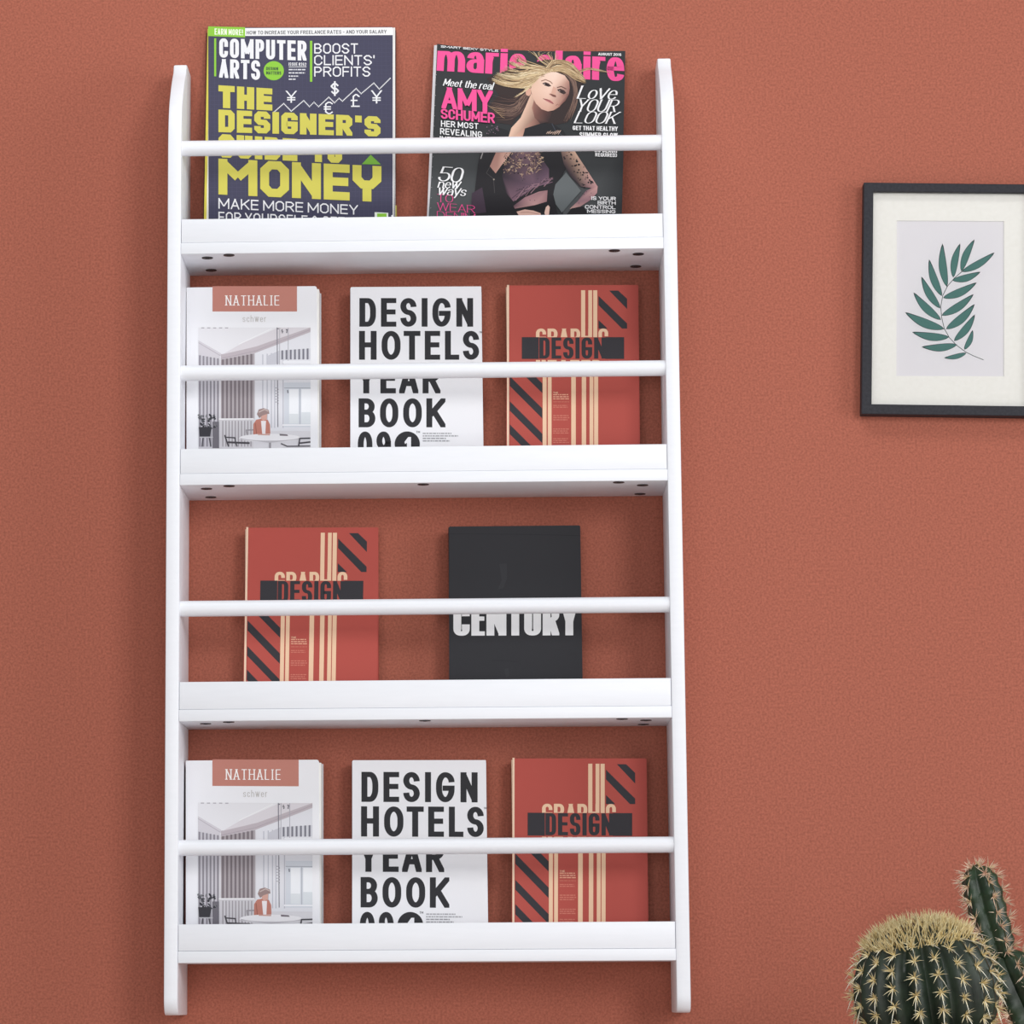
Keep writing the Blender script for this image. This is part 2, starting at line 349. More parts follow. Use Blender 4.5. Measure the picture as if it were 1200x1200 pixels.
class Art:                                      # flat printing, in pixels of the photograph, layer by layer
    def __init__(s): s.p = []; s.layer = 1; s.sub = 0; s.hold = False
    def poly(s, pts, col, layer=None, cols=None):
        if not s.hold: s.nxt()
        s.p.append((pts, col, (s.layer if layer is None else layer) + .026 * s.sub, cols))
    def rect(s, x0, y0, x1, y1, col): s.poly([(x0, y0), (x1, y0), (x1, y1), (x0, y1)], col)
    def up(s): s.layer += 1; s.sub = 0
    def nxt(s): s.sub = (s.sub + 1) % 38
    def ellipse(s, cx, cy, rx, ry, col, n=28, rot=0):
        s.nxt()
        c, d = math.cos(rot), math.sin(rot)
        s.poly([(cx + rx * math.cos(t) * c - ry * math.sin(t) * d, cy + rx * math.cos(t) * d + ry * math.sin(t) * c)
                for t in [2 * math.pi * k / n for k in range(n)]], col)
    def line(s, pts, w, col, closed=False):
        s.nxt(); s.hold = True
        for q in stroke_quads(pts, closed, w, w): s.poly(q, col)
        s.hold = False
    def ribbon(s, pts, w0, w1, col, n=12, wm=None):       # a tapered strand through the points
        P = []
        m = len(pts) - 1
        for k in range(n + 1):
            t = k / n * m; i = min(int(t), m - 1); f = t - i
            p0, p1, p2, p3 = pts[max(i - 1, 0)], pts[i], pts[i + 1], pts[min(i + 2, m)]
            P.append(tuple(0.5 * (2 * p1[a] + (p2[a] - p0[a]) * f + (2 * p0[a] - 5 * p1[a] + 4 * p2[a] - p3[a]) * f * f + (3 * p1[a] - p0[a] - 3 * p2[a] + p3[a]) * f ** 3) for a in (0, 1)))
        ws = []
        for k in range(n + 1):
            t = k / n
            ws.append((w0 + (w1 - w0) * t) if wm is None else (w0 * (1 - 2 * t) + wm * 2 * t if t < .5 else wm * (2 - 2 * t) + w1 * (2 * t - 1)))
        s.nxt(); s.hold = True
        for q in stroke_quads(P, False, 1, 1, ws): s.poly(q, col)
        s.hold = False
    def text(s, txt, quad, col, st):
        """quad: baseline left, baseline right, cap top right, cap top left (pixels)"""
        bl, br, tr_, tl = quad
        W = 0.5 * (math.dist(bl, br) + math.dist(tl, tr_)); H = 0.5 * (math.dist(bl, tl) + math.dist(br, tr_))
        A = W / H
        tot_g = 0; tot_f = 0
        for i, ch in enumerate(txt):
            if ch == ' ': tot_g += st.space; tot_f += st.tx; continue
            g = st.wide.get(ch, G[ch][0]); tot_g += g; tot_f += st.tx
            if i < len(txt) - 1 and txt[i + 1] != ' ': tot_f += st.gap
        k = (A - tot_f) / max(tot_g, 1e-6)
        x = 0; s.hold = True; b0 = s.sub
        for i, ch in enumerate(txt):
            if ch == ' ': x += st.space * k + st.tx; continue
            w = st.wide.get(ch, G[ch][0]) * k + st.tx
            for sb, pl in glyph_polys(ch, w, st, A):
                pts = []; s.sub = (b0 + sb) % 38
                for (px, py) in pl:
                    u, v = (x + px) / A, py
                    pts.append(tuple((bl[a] * (1 - u) + br[a] * u) * (1 - v) + (tl[a] * (1 - u) + tr_[a] * u) * v for a in (0, 1)))
                s.poly(pts, col)
            x += w + (st.gap if i < len(txt) - 1 and txt[i + 1] != ' ' else 0)
        s.hold = False; s.sub = (b0 + 10) % 38
    def tb(s, txt, x0, x1, ytl, ybl, col, st, dy=0.0):   # box with both ends; dy: how far the right end hangs lower
        s.text(txt, ((x0, ybl), (x1, ybl + dy), (x1, ytl + dy), (x0, ytl)), col, st)
    def letter(s, ch, x0, x1, y0, y1, col, st):
        w = (x1 - x0) / (y1 - y0)
        s.hold = True; b0 = s.sub
        for sb, pl in glyph_polys(ch, w, st, w):
            s.sub = (b0 + sb) % 38
            s.poly([(x0 + u * (y1 - y0), y1 - v * (y1 - y0)) for u, v in pl], col)
        s.hold = False; s.sub = (b0 + 6) % 38
    def greek(s, x0, x1, y0, y1, lines, col, seed=1, ragged=.25):   # print too small to read: rows of tiny word marks
        rnd = random.Random(seed); h = (y1 - y0) / lines
        for i in range(lines):
            x = x0; xe = x1 - rnd.random() * ragged * (x1 - x0)
            while x < xe:
                w = min(rnd.uniform(1.5, 5), xe - x)
                s.rect(x, y0 + i * h + h * .2, x + w, y0 + i * h + h * .68, col); x += w + .7

# ---------------------------------------------------------------- the setting
def struct(o): o['kind'] = 'structure'; return o
struct(box('wall_back', -3.0, 3.0, 0.0, 0.1, 0.0, 3.2, M_WALL))
struct(box('floor', -3.0, 3.0, -4.5, 0.0, -0.05, 0.0, M_FLOOR))

# ---------------------------------------------------------------- the bookshelf
HW, DEP, TH = 0.30, 0.12, 0.016
rack = thing('wall_bookshelf', 'white four-tier wall bookshelf with round front rails, hung on terracotta wall', 'bookshelf', (0, 0, Z0))
LIP_TOP = [0.9218, 0.6467, 0.3735, 0.0952]
BOT = [0.8797, 0.6038, 0.3279, 0.0512]
BT = 0.0135
prof = []
zt = at(212, 78.5, -0.04).z - Z0
for px_y, Y in ((176, -.12), (155, -.1185), (140, -.1155), (128, -.111), (118, -.1045), (108, -.0945), (99, -.084), (91, -.0715), (85, -.060)):
    prof.append((Y, at(198, px_y, Y).z - Z0))
prof += [(-.055, zt - .0022), (-.049, zt - .0004), (-.044, zt), (-.001, zt)]
z_bot = at(196, 1190, -.11).z - Z0
prof += [(-.001, z_bot), (-.104, z_bot)]
for k in range(1, 7):
    t = math.pi / 2 * k / 6
    prof.append((-.104 - .016 * math.sin(t), z_bot + .02 * (1 - math.cos(t))))
for sx in (-1, 1):
    bm = bmesh.new()
    x0, x1 = (-HW, -HW + TH) if sx < 0 else (HW - TH, HW)
    va = [bm.verts.new((x0, y, z)) for y, z in prof]; vb = [bm.verts.new((x1, y, z)) for y, z in prof]
    bm.faces.new(va); bm.faces.new(vb[::-1])
    n = len(prof)
    for i in range(n): bm.faces.new((va[i], vb[i], vb[(i + 1) % n], va[(i + 1) % n]))
    bmesh.ops.recalc_face_normals(bm, faces=bm.faces)
    es = [e for e in bm.edges if abs(e.verts[0].co.x - e.verts[1].co.x) < 1e-6]
    bmesh.ops.bevel(bm, geom=es, offset=0.0016, segments=2, profile=0.5, affect='EDGES')
    obj('side_panel', bm, M_WHITE, rack, 30)
xi = HW - TH
rods = [((212, 173), (772, 168.5)), ((212, 436.3), (780, 432.8)), ((210, 712.8), (783, 709.3)), ((209, 993.2), (789, 990.3))]
cams = [[(243, 302), (268, 298), (247.5, 316.5), (720, 293.5), (748, 297.5), (745, 312)],
        [(242, 572.5), (268, 568.6), (247, 582.5), (496, 567.5), (725, 565), (753, 568.3), (750, 578.7)],
        [(241, 847.8), (268, 845.9), (498, 844.3), (729, 842.3), (757, 843.8), (754, 848.6)],
        []]
for i in range(4):
    sb = box('shelf_board', -xi, xi, -DEP, -0.001, BOT[i], BOT[i] + BT, M_WHITE, rack, 0.0006)
    box('front_lip', -xi + .0004, xi - .0004, -DEP + .0005, -DEP + .0125, BOT[i] + BT + .0002, LIP_TOP[i], M_WHITE, rack, 0.0008)
    # round rail
    a = at(*rods[i][0], -.108); c = at(*rods[i][1], -.108)
    zr = (a.z + c.z) / 2 - Z0
    bm = bmesh.new()
    bmesh.ops.create_cone(bm, cap_ends=True, segments=40, radius1=.0092, radius2=.0092, depth=2 * xi + .0006,
                          matrix=Matrix.Translation((0, -.1085, zr)) @ Matrix.Rotation(math.pi / 2, 4, 'Y'))
    obj('rail', bm, M_WHITE, rack, 40)
    for (px, py) in cams[i]:
        P = at_plane(px, py, Vector((0, 0, BOT[i] + Z0)), Vector((0, 0, 1)))
        bm = bmesh.new()
        P.y = max(min(P.y, -.012), -.112)
        bmesh.ops.create_cone(bm, cap_ends=True, segments=20, radius1=.0066, radius2=.0066, depth=.0008, matrix=Matrix.Translation((P.x, P.y, BOT[i] - .0003)))
        bmesh.ops.create_cone(bm, cap_ends=True, segments=6, radius1=.0024, radius2=.003, depth=.0008, matrix=Matrix.Translation((P.x, P.y, BOT[i] - .0008)))
        obj('cam_lock', bm, M_CAM, sb)

# ---------------------------------------------------------------- books
def shelf_top(i): return BOT[i] + BT + Z0
class Book:
    """root at the back bottom edge; local x right, y towards the wall, z up the cover; front cover plane at y = -T"""
    def __init__(s, name, label, cat, group, shelf, left, right, top, T, back=0.034):
        s.T = T; s.zs = shelf_top(shelf)
        s.H = 0.22
        for _ in range(6):
            s.a = math.asin((back - .0015) / s.H) if T < .02 else math.radians(2)   # magazines lean on the wall, thick books stand
            s.frame(0, -back)
            p = s.local(0.5 * (left + right), top); s.H = p[1]
        pl, pr = s.local(left, top + 90), s.local(right, top + 90)
        xc = (pl[0] + pr[0]) / 2; s.w = pr[0] - pl[0]
        s.frame(xc, -back)
        s.root = thing(name, label, cat, (xc, -back, s.zs + .0002), group)
        s.root.rotation_euler = (-s.a, 0, 0)
    def frame(s, x, y):
        s.o = Vector((x, y, s.zs + .0002))
        s.yv = Vector((0, math.cos(s.a), -math.sin(s.a))); s.zv = Vector((0, math.sin(s.a), math.cos(s.a)))
        s.p0 = s.o - s.yv * s.T
    def local(s, px, py):
        P = at_plane(px, py, s.p0, s.yv) - s.p0
        return (P.x, P.dot(s.zv))
    def cover(s, outline, col, art, mat, thick=.0012, name='front_cover'):
        bm = bmesh.new(); L = bm.loops.layers.float_color.new('ink')
        O = [s.local(*p) for p in outline]
        lows = [i for i, p in enumerate(outline) if p[1] > 1190 or p[1] == 9999]
        fr_ = [bm.verts.new((x, -s.T, max(z, 0))) for x, z in O]; bk = [bm.verts.new((x, -s.T + thick, max(z, 0))) for x, z in O]
        n = len(O); f = [bm.faces.new(fr_), bm.faces.new(bk[::-1])]
        for i in range(n): f.append(bm.faces.new((fr_[i], bk[i], bk[(i + 1) % n], fr_[(i + 1) % n])))
        bmesh.ops.recalc_face_normals(bm, faces=f)
        for q in f:
            for l in q.loops: l[L] = lin(col)
        for pts, c, layer, cols in art.p:
            P = [s.local(*p) for p in pts]
            P = [(x, max(z, 0.0005)) for x, z in P]
            A = sum(P[i][0] * P[(i + 1) % len(P)][1] - P[(i + 1) % len(P)][0] * P[i][1] for i in range(len(P)))
            if abs(A) < 1e-10: continue
            if A < 0: P = P[::-1]; cols_ = cols[::-1] if cols else None
            else: cols_ = cols
            try: q = bm.faces.new([bm.verts.new((x, -s.T - .00010 * layer, z)) for x, z in P])
            except ValueError: continue
            for k, l in enumerate(q.loops): l[L] = lin(cols_[k]) if cols_ else lin(c)
        return obj(name, bm, mat, s.root)
    def slab(s, name, x0, x1, y0, y1, z0, z1, m, bev=.0004):
        return box(name, x0, x1, y0, y1, z0, z1, m, s.root, bev)

SANS = Style(.2, .19, .5, .3, 7, gap=.12)
HELV = Style(.205, .175, .5, .42, 8)
COND = Style(.2, .17, .45, .2, 6, gap=.09, space=.35)
PIXB = Style(.33, .27, .22, .14, 1, gap=.10, space=.35, wide={'M': 1.35, 'W': 1.35})
PIXT = Style(.13, .13, .3, .2, 1, gap=.14, space=.45)
TINY = Style(.17, .15, .5, .3, 3, gap=.14, space=.45)
TINYB = Style(.22, .18, .5, .3, 3, gap=.10, space=.4)
SERIF = Style(.10, .045, .5, .42, 8, serif=.10, gap=.14, space=.5)
ITAL = Style(.15, .045, .5, .34, 8, serif=.1, shear=.22, gap=.05, space=.35)

# --- white title book with a dining room photograph
def art_room():
    a = Art(); k = lambda x, y: (190 + x / 5.4545, 320 + y / 5.4545)
    def P(pts, c): a.poly([k(*p) for p in pts], c)
    def LN(pts, w, c): a.line([k(*p) for p in pts], w / 5.4545, c)
    R = lambda x0, y0, x1, y1, c: P([(x0, y0), (x1, y0), (x1, y1), (x0, y1)], c)
    R(322, 84, 862, 246, (190, 128, 115))
    R(232, 348, 948, 1230, (214, 212, 217)); a.up()
    a.tb('NATHALIE', 264.5, 327.3, 346.3, 358, (250, 246, 244), Style(.11, .07, .5, .42, 8, serif=.13, gap=.2, wide={'I': .25, 'N': .95, 'E': .8, 'L': .7}))
    a.tb('schwer', 284.5, 312, 369.5, 377.3, (188, 184, 182), Style(.09, .06, .5, .34, 5, gap=.2))
    # ceiling and cornices
    P([(232, 348), (745, 348), (500, 455), (385, 520), (232, 430)], (226, 225, 229))
    P([(232, 430), (375, 512), (375, 552), (232, 520)], (206, 202, 208))
    P([(375, 520), (590, 470), (948, 348), (948, 376), (592, 512), (378, 552)], (186, 176, 182))
    P([(745, 348), (948, 348), (600, 470), (385, 520), (510, 450)], (214, 209, 214))
    LN([(490, 455), (700, 355)], 4, (238, 238, 240)); LN([(232, 445), (372, 528)], 4, (176, 170, 178)); LN([(372, 548), (595, 498), (948, 362)], 4, (170, 160, 168))
    for q in range(5): R(250 + q * 38, 348, 270 + q * 38, 354, (170, 166, 174))
    a.up()
    # striped wall
    P([(232, 522), (368, 552), (362, 1120), (232, 1120)], (196, 193, 200))
    for q in range(6):
        x = 236 + q * 23; R(x, 526 + q * 4, x + 11, 1110, (140, 136, 144))
    P([(376, 554), (590, 514), (590, 932), (376, 932)], (168, 160, 164))
    for q in range(8):
        x = 382 + q * 26; R(x, 552 - q * 5, x + 13, 930, (122, 113, 118))
    LN([(372, 530), (370, 940)], 7, (218, 215, 220))
    # window side
    P([(594, 512), (948, 380), (948, 1010), (594, 1010)], (220, 220, 226))
    for q, x in enumerate((640, 668, 695, 716, 770)): R(x, 520 - q * 4, x + 7, 990, (186, 186, 196))
    P([(672, 530), (750, 495), (750, 580), (672, 590)], (196, 196, 204))
    P([(752, 496), (948, 482), (948, 550), (752, 556)], (206, 206, 213))
    for q in range(7):
        x = 762 + q * 27; P([(x, 495 - q * 2), (x + 12, 494 - q * 2), (x + 12, 552), (x, 553)], (120, 120, 130))
    a.up()
    R(772, 560, 948, 580, (232, 233, 238)); R(780, 700, 948, 985, (206, 210, 218)); R(812, 742, 872, 962, (234, 236, 240)); R(890, 742, 948, 962, (236, 238, 242))
    R(812, 900, 872, 962, (216, 220, 224)); R(890, 890, 948, 962, (214, 219, 224)); LN([(780, 735), (948, 735)], 5, (165, 168, 178)); LN([(881, 735), (881, 968)], 5, (176, 178, 188)); LN([(770, 972), (948, 972)], 9, (236, 236, 240))
    LN([(735, 348), (740, 985)], 6, (128, 126, 136)); LN([(752, 350), (750, 620)], 4, (170, 168, 176)); LN([(806, 350), (806, 560)], 4, (168, 166, 176))
    for q in range(9): a.ellipse(*k(742 + (q * 29) % 60, 356 + (q * 17) % 26), .8, .7, (96, 94, 104), 8)
    for q in range(12): a.ellipse(*k(728 + (q * 13) % 26, 735 + q * 9), .6, .6, (104, 102, 112), 8)
    LN([(802, 748), (804, 768)], 7, (110, 110, 120))
    # radiator
    R(365, 932, 582, 1120, (204, 201, 206))
    for q in range(10): R(384 + q * 20, 945, 392 + q * 20, 1110, (160, 155, 160))
    LN([(362, 934), (586, 932)], 8, (232, 230, 233)); R(322, 950, 364, 1120, (112, 108, 116))
    a.up()
    rnd = random.Random(4)
    for q in range(34):
        x, y = rnd.uniform(234, 345), rnd.uniform(905, 1000); a.ellipse(*k(x, y), rnd.uniform(1.2, 2.6), rnd.uniform(.7, 1.5), rnd.choice([(58, 58, 64), (92, 92, 98), (120, 120, 124), (44, 44, 50)]), 10, rnd.uniform(0, 3))
    P([(234, 985), (318, 985), (305, 1048), (240, 1048)], (58, 57, 62)); LN([(262, 1048), (255, 1110)], 8, (82, 80, 86)); LN([(300, 1048), (312, 1110)], 8, (82, 80, 86)); LN([(240, 1050), (325, 1050)], 7, (190, 188, 192))
    # far chairs
    LN([(535, 1005), (588, 1003)], 8, (150, 145, 150)); LN([(538, 1005), (545, 1045)], 7, (150, 145, 150))
    # seated figure
    P([(582, 1036), (584, 965), (602, 938), (640, 930), (676, 940), (690, 970), (692, 1036)], (186, 122, 108)); a.up()
    P([(632, 945), (664, 945), (660, 1030), (640, 1030)], (232, 226, 228)); P([(630, 900), (672, 900), (670, 935), (645, 945), (632, 930)], (206, 160, 148))
    P([(606, 902), (618, 872), (650, 864), (682, 876), (686, 900), (668, 902), (640, 912), (622, 928)], (150, 128, 126)); LN([(618, 890), (655, 872), (680, 884)], 6, (196, 180, 176)); LN([(596, 960), (604, 1030)], 5, (150, 94, 84))
    # table and chairs
    a.ellipse(*k(690, 1056), 36.5, 4.6, (228, 226, 229)); a.poly([k(500, 1056), k(880, 1056), k(880, 1064), k(690, 1085), k(500, 1064)], (186, 182, 188)); a.ellipse(*k(690, 1050), 35, 4.0, (232, 230, 233)); a.up()
    P([(750, 1028), (800, 1032), (806, 1042), (752, 1040)], (120, 112, 118)); LN([(612, 1032), (690, 1034)], 8, (200, 156, 146))
    D = (72, 69, 75)
    LN([(400, 1036), (425, 1110)], 9, D); LN([(402, 1050), (466, 1054), (470, 1085)], 8, D); LN([(420, 1082), (560, 1088)], 12, D); LN([(470, 1080), (480, 1110)], 7, D)
    LN([(948, 1056), (880, 1058), (872, 1110)], 9, D); LN([(880, 1088), (948, 1080)], 10, D); LN([(760, 1090), (800, 1108), (948, 1106)], 7, D); LN([(690, 1085), (690, 1200)], 12, (150, 146, 152))
    return a
def room_book(shelf, label):
    b_ = Book('hardcover_book', label, 'book', 'white books with a dining room photo', shelf, 218.7, 371.3, 336, .028)
    b_.cover([(218.5, 337.5), (219.5, 336.9), (368.8, 335.3), (370.6, 336), (371.4, 338), (372.4, 522), (373, 640), (218, 640)], (236, 236, 240), art_room(), M_MATTE)
    h = b_.H; w = b_.w / 2
    b_.slab('page_block', -w + .002, w + .0026, -.0268, -.0016, .002, h - .0035, M_PAGES)
    b_.slab('back_cover', -w - .001, w + .0038, -.0014, 0, 0, h - .0022, M_GREYPAPER)
    b_.slab('spine', -w - .0012, -w + .0012, -.0269, -.0002, 0, h - .005, M_BURG)
    return b_
def another(b_, shelf, left, right, top, label):
    """the same book on another shelf; its bottom edge disappears behind the lip at its own depth"""
    keep = (b_.zs, b_.o.copy()); b_.zs = shelf_top(shelf); b_.frame(0, b_.root.location.y)
    l, r_ = b_.local(left, top + 90), b_.local(right, top + 90)
    d = b_.H - b_.local((left + right) / 2, top)[1]
    o = copy_thing(b_.root, ((l[0] + r_[0]) / 2, b_.root.location.y, b_.zs + .0002), label)
    for c in o.children:
        c.data = c.data.copy()
        for v in c.data.vertices: v.co.z = max(v.co.z - d, .0002)
    b_.zs = keep[0]; b_.frame(keep[1].x, b_.root.location.y)
    return o
RB = room_book(1, 'white book with dusty pink title block and dining room photo, second shelf from top')
another(RB, 3, 218.7, 373, 890.7, 'white book with dusty pink title block and dining room photo, bottom shelf')

# --- white book in heavy black capitals
def art_hotels():
    a = Art(); K = (46, 46, 50)
    X = lambda v: 390 + v / 5.4545
    Yv = lambda v: 320 + v / 5.4545
    rows = [(160, 343, [('D', 170, 276), ('E', 308, 406), ('S', 432, 535), ('I', 568, 603), ('G', 637, 753), ('N', 790, 897)]),
            (370, 554, [('H', 168, 280), ('O', 312, 433), ('T', 453, 560), ('E', 588, 686), ('L', 717, 808), ('S', 832, 935)]),
            (582, 769, [('Y', 160, 268), ('E', 304, 403), ('A', 424, 547), ('R', 574, 688)]),
            (801, 986, [('B', 165, 272), ('O', 302, 419), ('O', 450, 569), ('K', 598, 720)]),
            (1013, 1195, [('0', 160, 253), ('9', 279, 372)])]
    for y0, y1, ls in rows:
        for ch, x0, x1 in ls: a.letter(ch, X(x0), X(x1), Yv(y0), Yv(y1), K, HELV)
    a.ellipse(X(476), Yv(1093), 14.8, 14.8, K, 40); a.up()
    a.poly([(X(458), Yv(1080)), (X(482), Yv(1048)), (X(500), Yv(1048)), (X(500), Yv(1150)), (X(474), Yv(1150)), (X(474), Yv(1086)), (X(462), Yv(1092))], (238, 238, 242))
    a.tb('TM', X(533), X(557), Yv(1009), Yv(1023), (90, 90, 94), TINY); a.tb('TM', X(936), X(952), Yv(372), Yv(384), (120, 120, 124), TINY)
    a.greek(X(575), X(770), Yv(1018), Yv(1034), 1, (170, 170, 174), 3); a.greek(X(575), X(815), Yv(1034), Yv(1050), 1, (170, 170, 174), 4)
    a.greek(X(575), X(752), Yv(1050), Yv(1066), 1, (160, 160, 164), 5); a.greek(X(575), X(790), Yv(1066), Yv(1082), 1, (160, 160, 164), 6)
    return a
HB = Book('hardcover_book', 'white book lettered in heavy black capitals, second shelf from top', 'book', 'white books in heavy black capitals', 1, 411, 565, 336, .028, .012)
HB.cover([(410.8, 337.2), (411.8, 336.4), (563.5, 335.6), (564, 336.4), (566.5, 522), (568, 640), (410.6, 640)], (237, 237, 241), art_hotels(), M_MATTE)
h, w = HB.H, HB.w / 2
HB.slab('page_block', -w + .002, w - .0025, -.0268, -.0015, .002, h - .0025, M_PAGES)
HB.slab('back_cover', -w, w, -.0013, 0, 0, h - .0004, M_BOOKWHITE)
HB.slab('spine', -w - .0006, -w + .0015, -.0269, -.0002, 0, h - .0004, M_BOOKWHITE, .0009)
another(HB, 3, 413.6, 570, 890.8, 'white book lettered in heavy black capitals, bottom shelf')

# --- red book with cream and black stripes
def art_graphic():
    a = Art(); X = lambda v: 580 + v / 5.4545
    Yv = lambda v: 320 + v / 5.4545
    CR, K, RD = (240, 203, 170), (54, 53, 58), (181, 82, 73)
    P = lambda pts, c: a.poly([(X(x), Yv(y)) for x, y in pts], c)
    R = lambda x0, y0, x1, y1, c: P([(x0, y0), (x1, y0), (x1, y1), (x0, y1)], c)
    R(77, 76, 90, 1330, (238, 208, 182)); 
    R(551, 110, 577, 412, CR); R(597, 110, 621, 412, CR); R(628, 110, 654, 412, CR)
    P([(730, 112), (788, 112), (845, 165), (845, 230)], K); P([(662, 146), (845, 322), (845, 355), (812, 355), (662, 205)], K); P([(662, 300), (720, 355), (662, 355)], K)
    a.tb('GRAPHIC', X(262), X(724), Yv(355), Yv(470), CR, Style(.2, .16, .45, .22, 6, gap=.08, wide={'I': 0.02})); a.up()
    R(172, 410, 826, 549, RD); a.up(); R(172, 410, 280, 549, K); R(706, 410, 826, 549, K)
    a.tb('DESIGN', X(283), X(708), Yv(412), Yv(547), K, Style(.2, .15, .45, .2, 6, gap=.09, wide={'N': 1.15}))
    a.tb('HEATER', X(262), X(684), Yv(556), Yv(690), CR, COND)
    a.up(); R(95, 604, 920, 1330, RD)
    a.up()
    for x0, x1 in ((305, 330), (338, 362), (488, 517), (555, 583), (605, 629), (634, 660)): R(x0, 604, x1, 1330, CR)
    P([(136, 604), (198, 604), (303, 706), (303, 768)], K); P([(95, 660), (303, 866), (303, 930), (95, 722)], K); P([(95, 820), (303, 1028), (303, 1088), (95, 880)], K)
    P([(95, 968), (303, 1176), (303, 1236), (95, 1030)], K); P([(95, 1118), (303, 1326), (240, 1326), (95, 1180)], K)
    a.tb('THE', X(372), X(404), Yv(760), Yv(771), CR, TINY); a.greek(X(372), X(478), Yv(772), Yv(812), 3, (228, 172, 146), 2, .1)
    for y0, y1, n, s_ in ((820, 828, 1, 1), (842, 864, 2, 2), (906, 946, 3, 3), (992, 1030, 3, 4), (1054, 1090, 3, 5)): a.greek(X(372), X(476), Yv(y0), Yv(y1), n, (205, 124, 108), s_, .15)
    return a
GB = Book('hardcover_book', 'red book with cream bars and black diagonal stripes, second shelf from top', 'book', 'red books with cream and black stripes', 1, 594.4, 748, 334.5, .026, .012)
GB.cover([(594.2, 334.6), (747.2, 333.9), (748, 335), (750, 522), (751.5, 640), (594, 640)], (181, 82, 73), art_graphic(), M_MATTE)
h, w = GB.H, GB.w / 2
GB.slab('page_block', -w + .002, w - .002, -.0248, -.0015, .002, h - .0025, M_PAGES)
GB.slab('back_cover', -w, w + .0008, -.0013, 0, 0, h - .0004, M_BOOKRED)
GB.slab('spine', -w - .0006, -w + .0012, -.0249, -.0002, 0, h - .0006, M_CREAM, .0006)
another(GB, 2, 287.6, 442, 618.5, 'red book with cream bars and black diagonal stripes, beside the black book')
another(GB, 3, 601, 757.5, 889, 'red book with cream bars and black diagonal stripes, bottom shelf')

# --- black book
a = Art()
a.tb('CENTURY', 531.3, 677, 706.5, 745, (238, 238, 240), Style(.24, .13, .5, .16, 6, gap=.05, wide={'T': .75, 'E': .62, 'N': 1.35}), -.5)
a.poly([(585, 661), (594, 660), (594, 678), (590, 689), (583, 691), (588, 680)], (53, 53, 57)); a.poly([(591, 784), (596, 783), (597, 792), (593, 794)], (52, 52, 56))
a.line([(527, 625.6), (600, 626), (680, 627.6)], .6, (36, 36, 40)); a.line([(575, 774), (590, 774), (608, 776)], .6, (38, 38, 42))
KB = Book('hardcover_book', 'black book with white block lettering beside a red book, third shelf', 'book', None, 2, 526.5, 681, 616.5, .028, .012)
KB.cover([(526.2, 618), (527, 617), (679, 615.6), (680, 617), (682.8, 797), (684, 900), (526.8, 900)], (46, 46, 50), a, M_MATTE)
h, w = KB.H, KB.w / 2
KB.slab('page_block', -w + .002, w - .0012, -.0268, -.0015, .002, h - .0022, M_PAGES)
KB.slab('back_cover', -w, w, -.0013, 0, 0, h - .0004, M_BOOKBLACK)
KB.slab('spine', -w - .0005, -w + .0013, -.0269, -.0002, 0, h - .0004, M_BOOKBLACK, .0008)

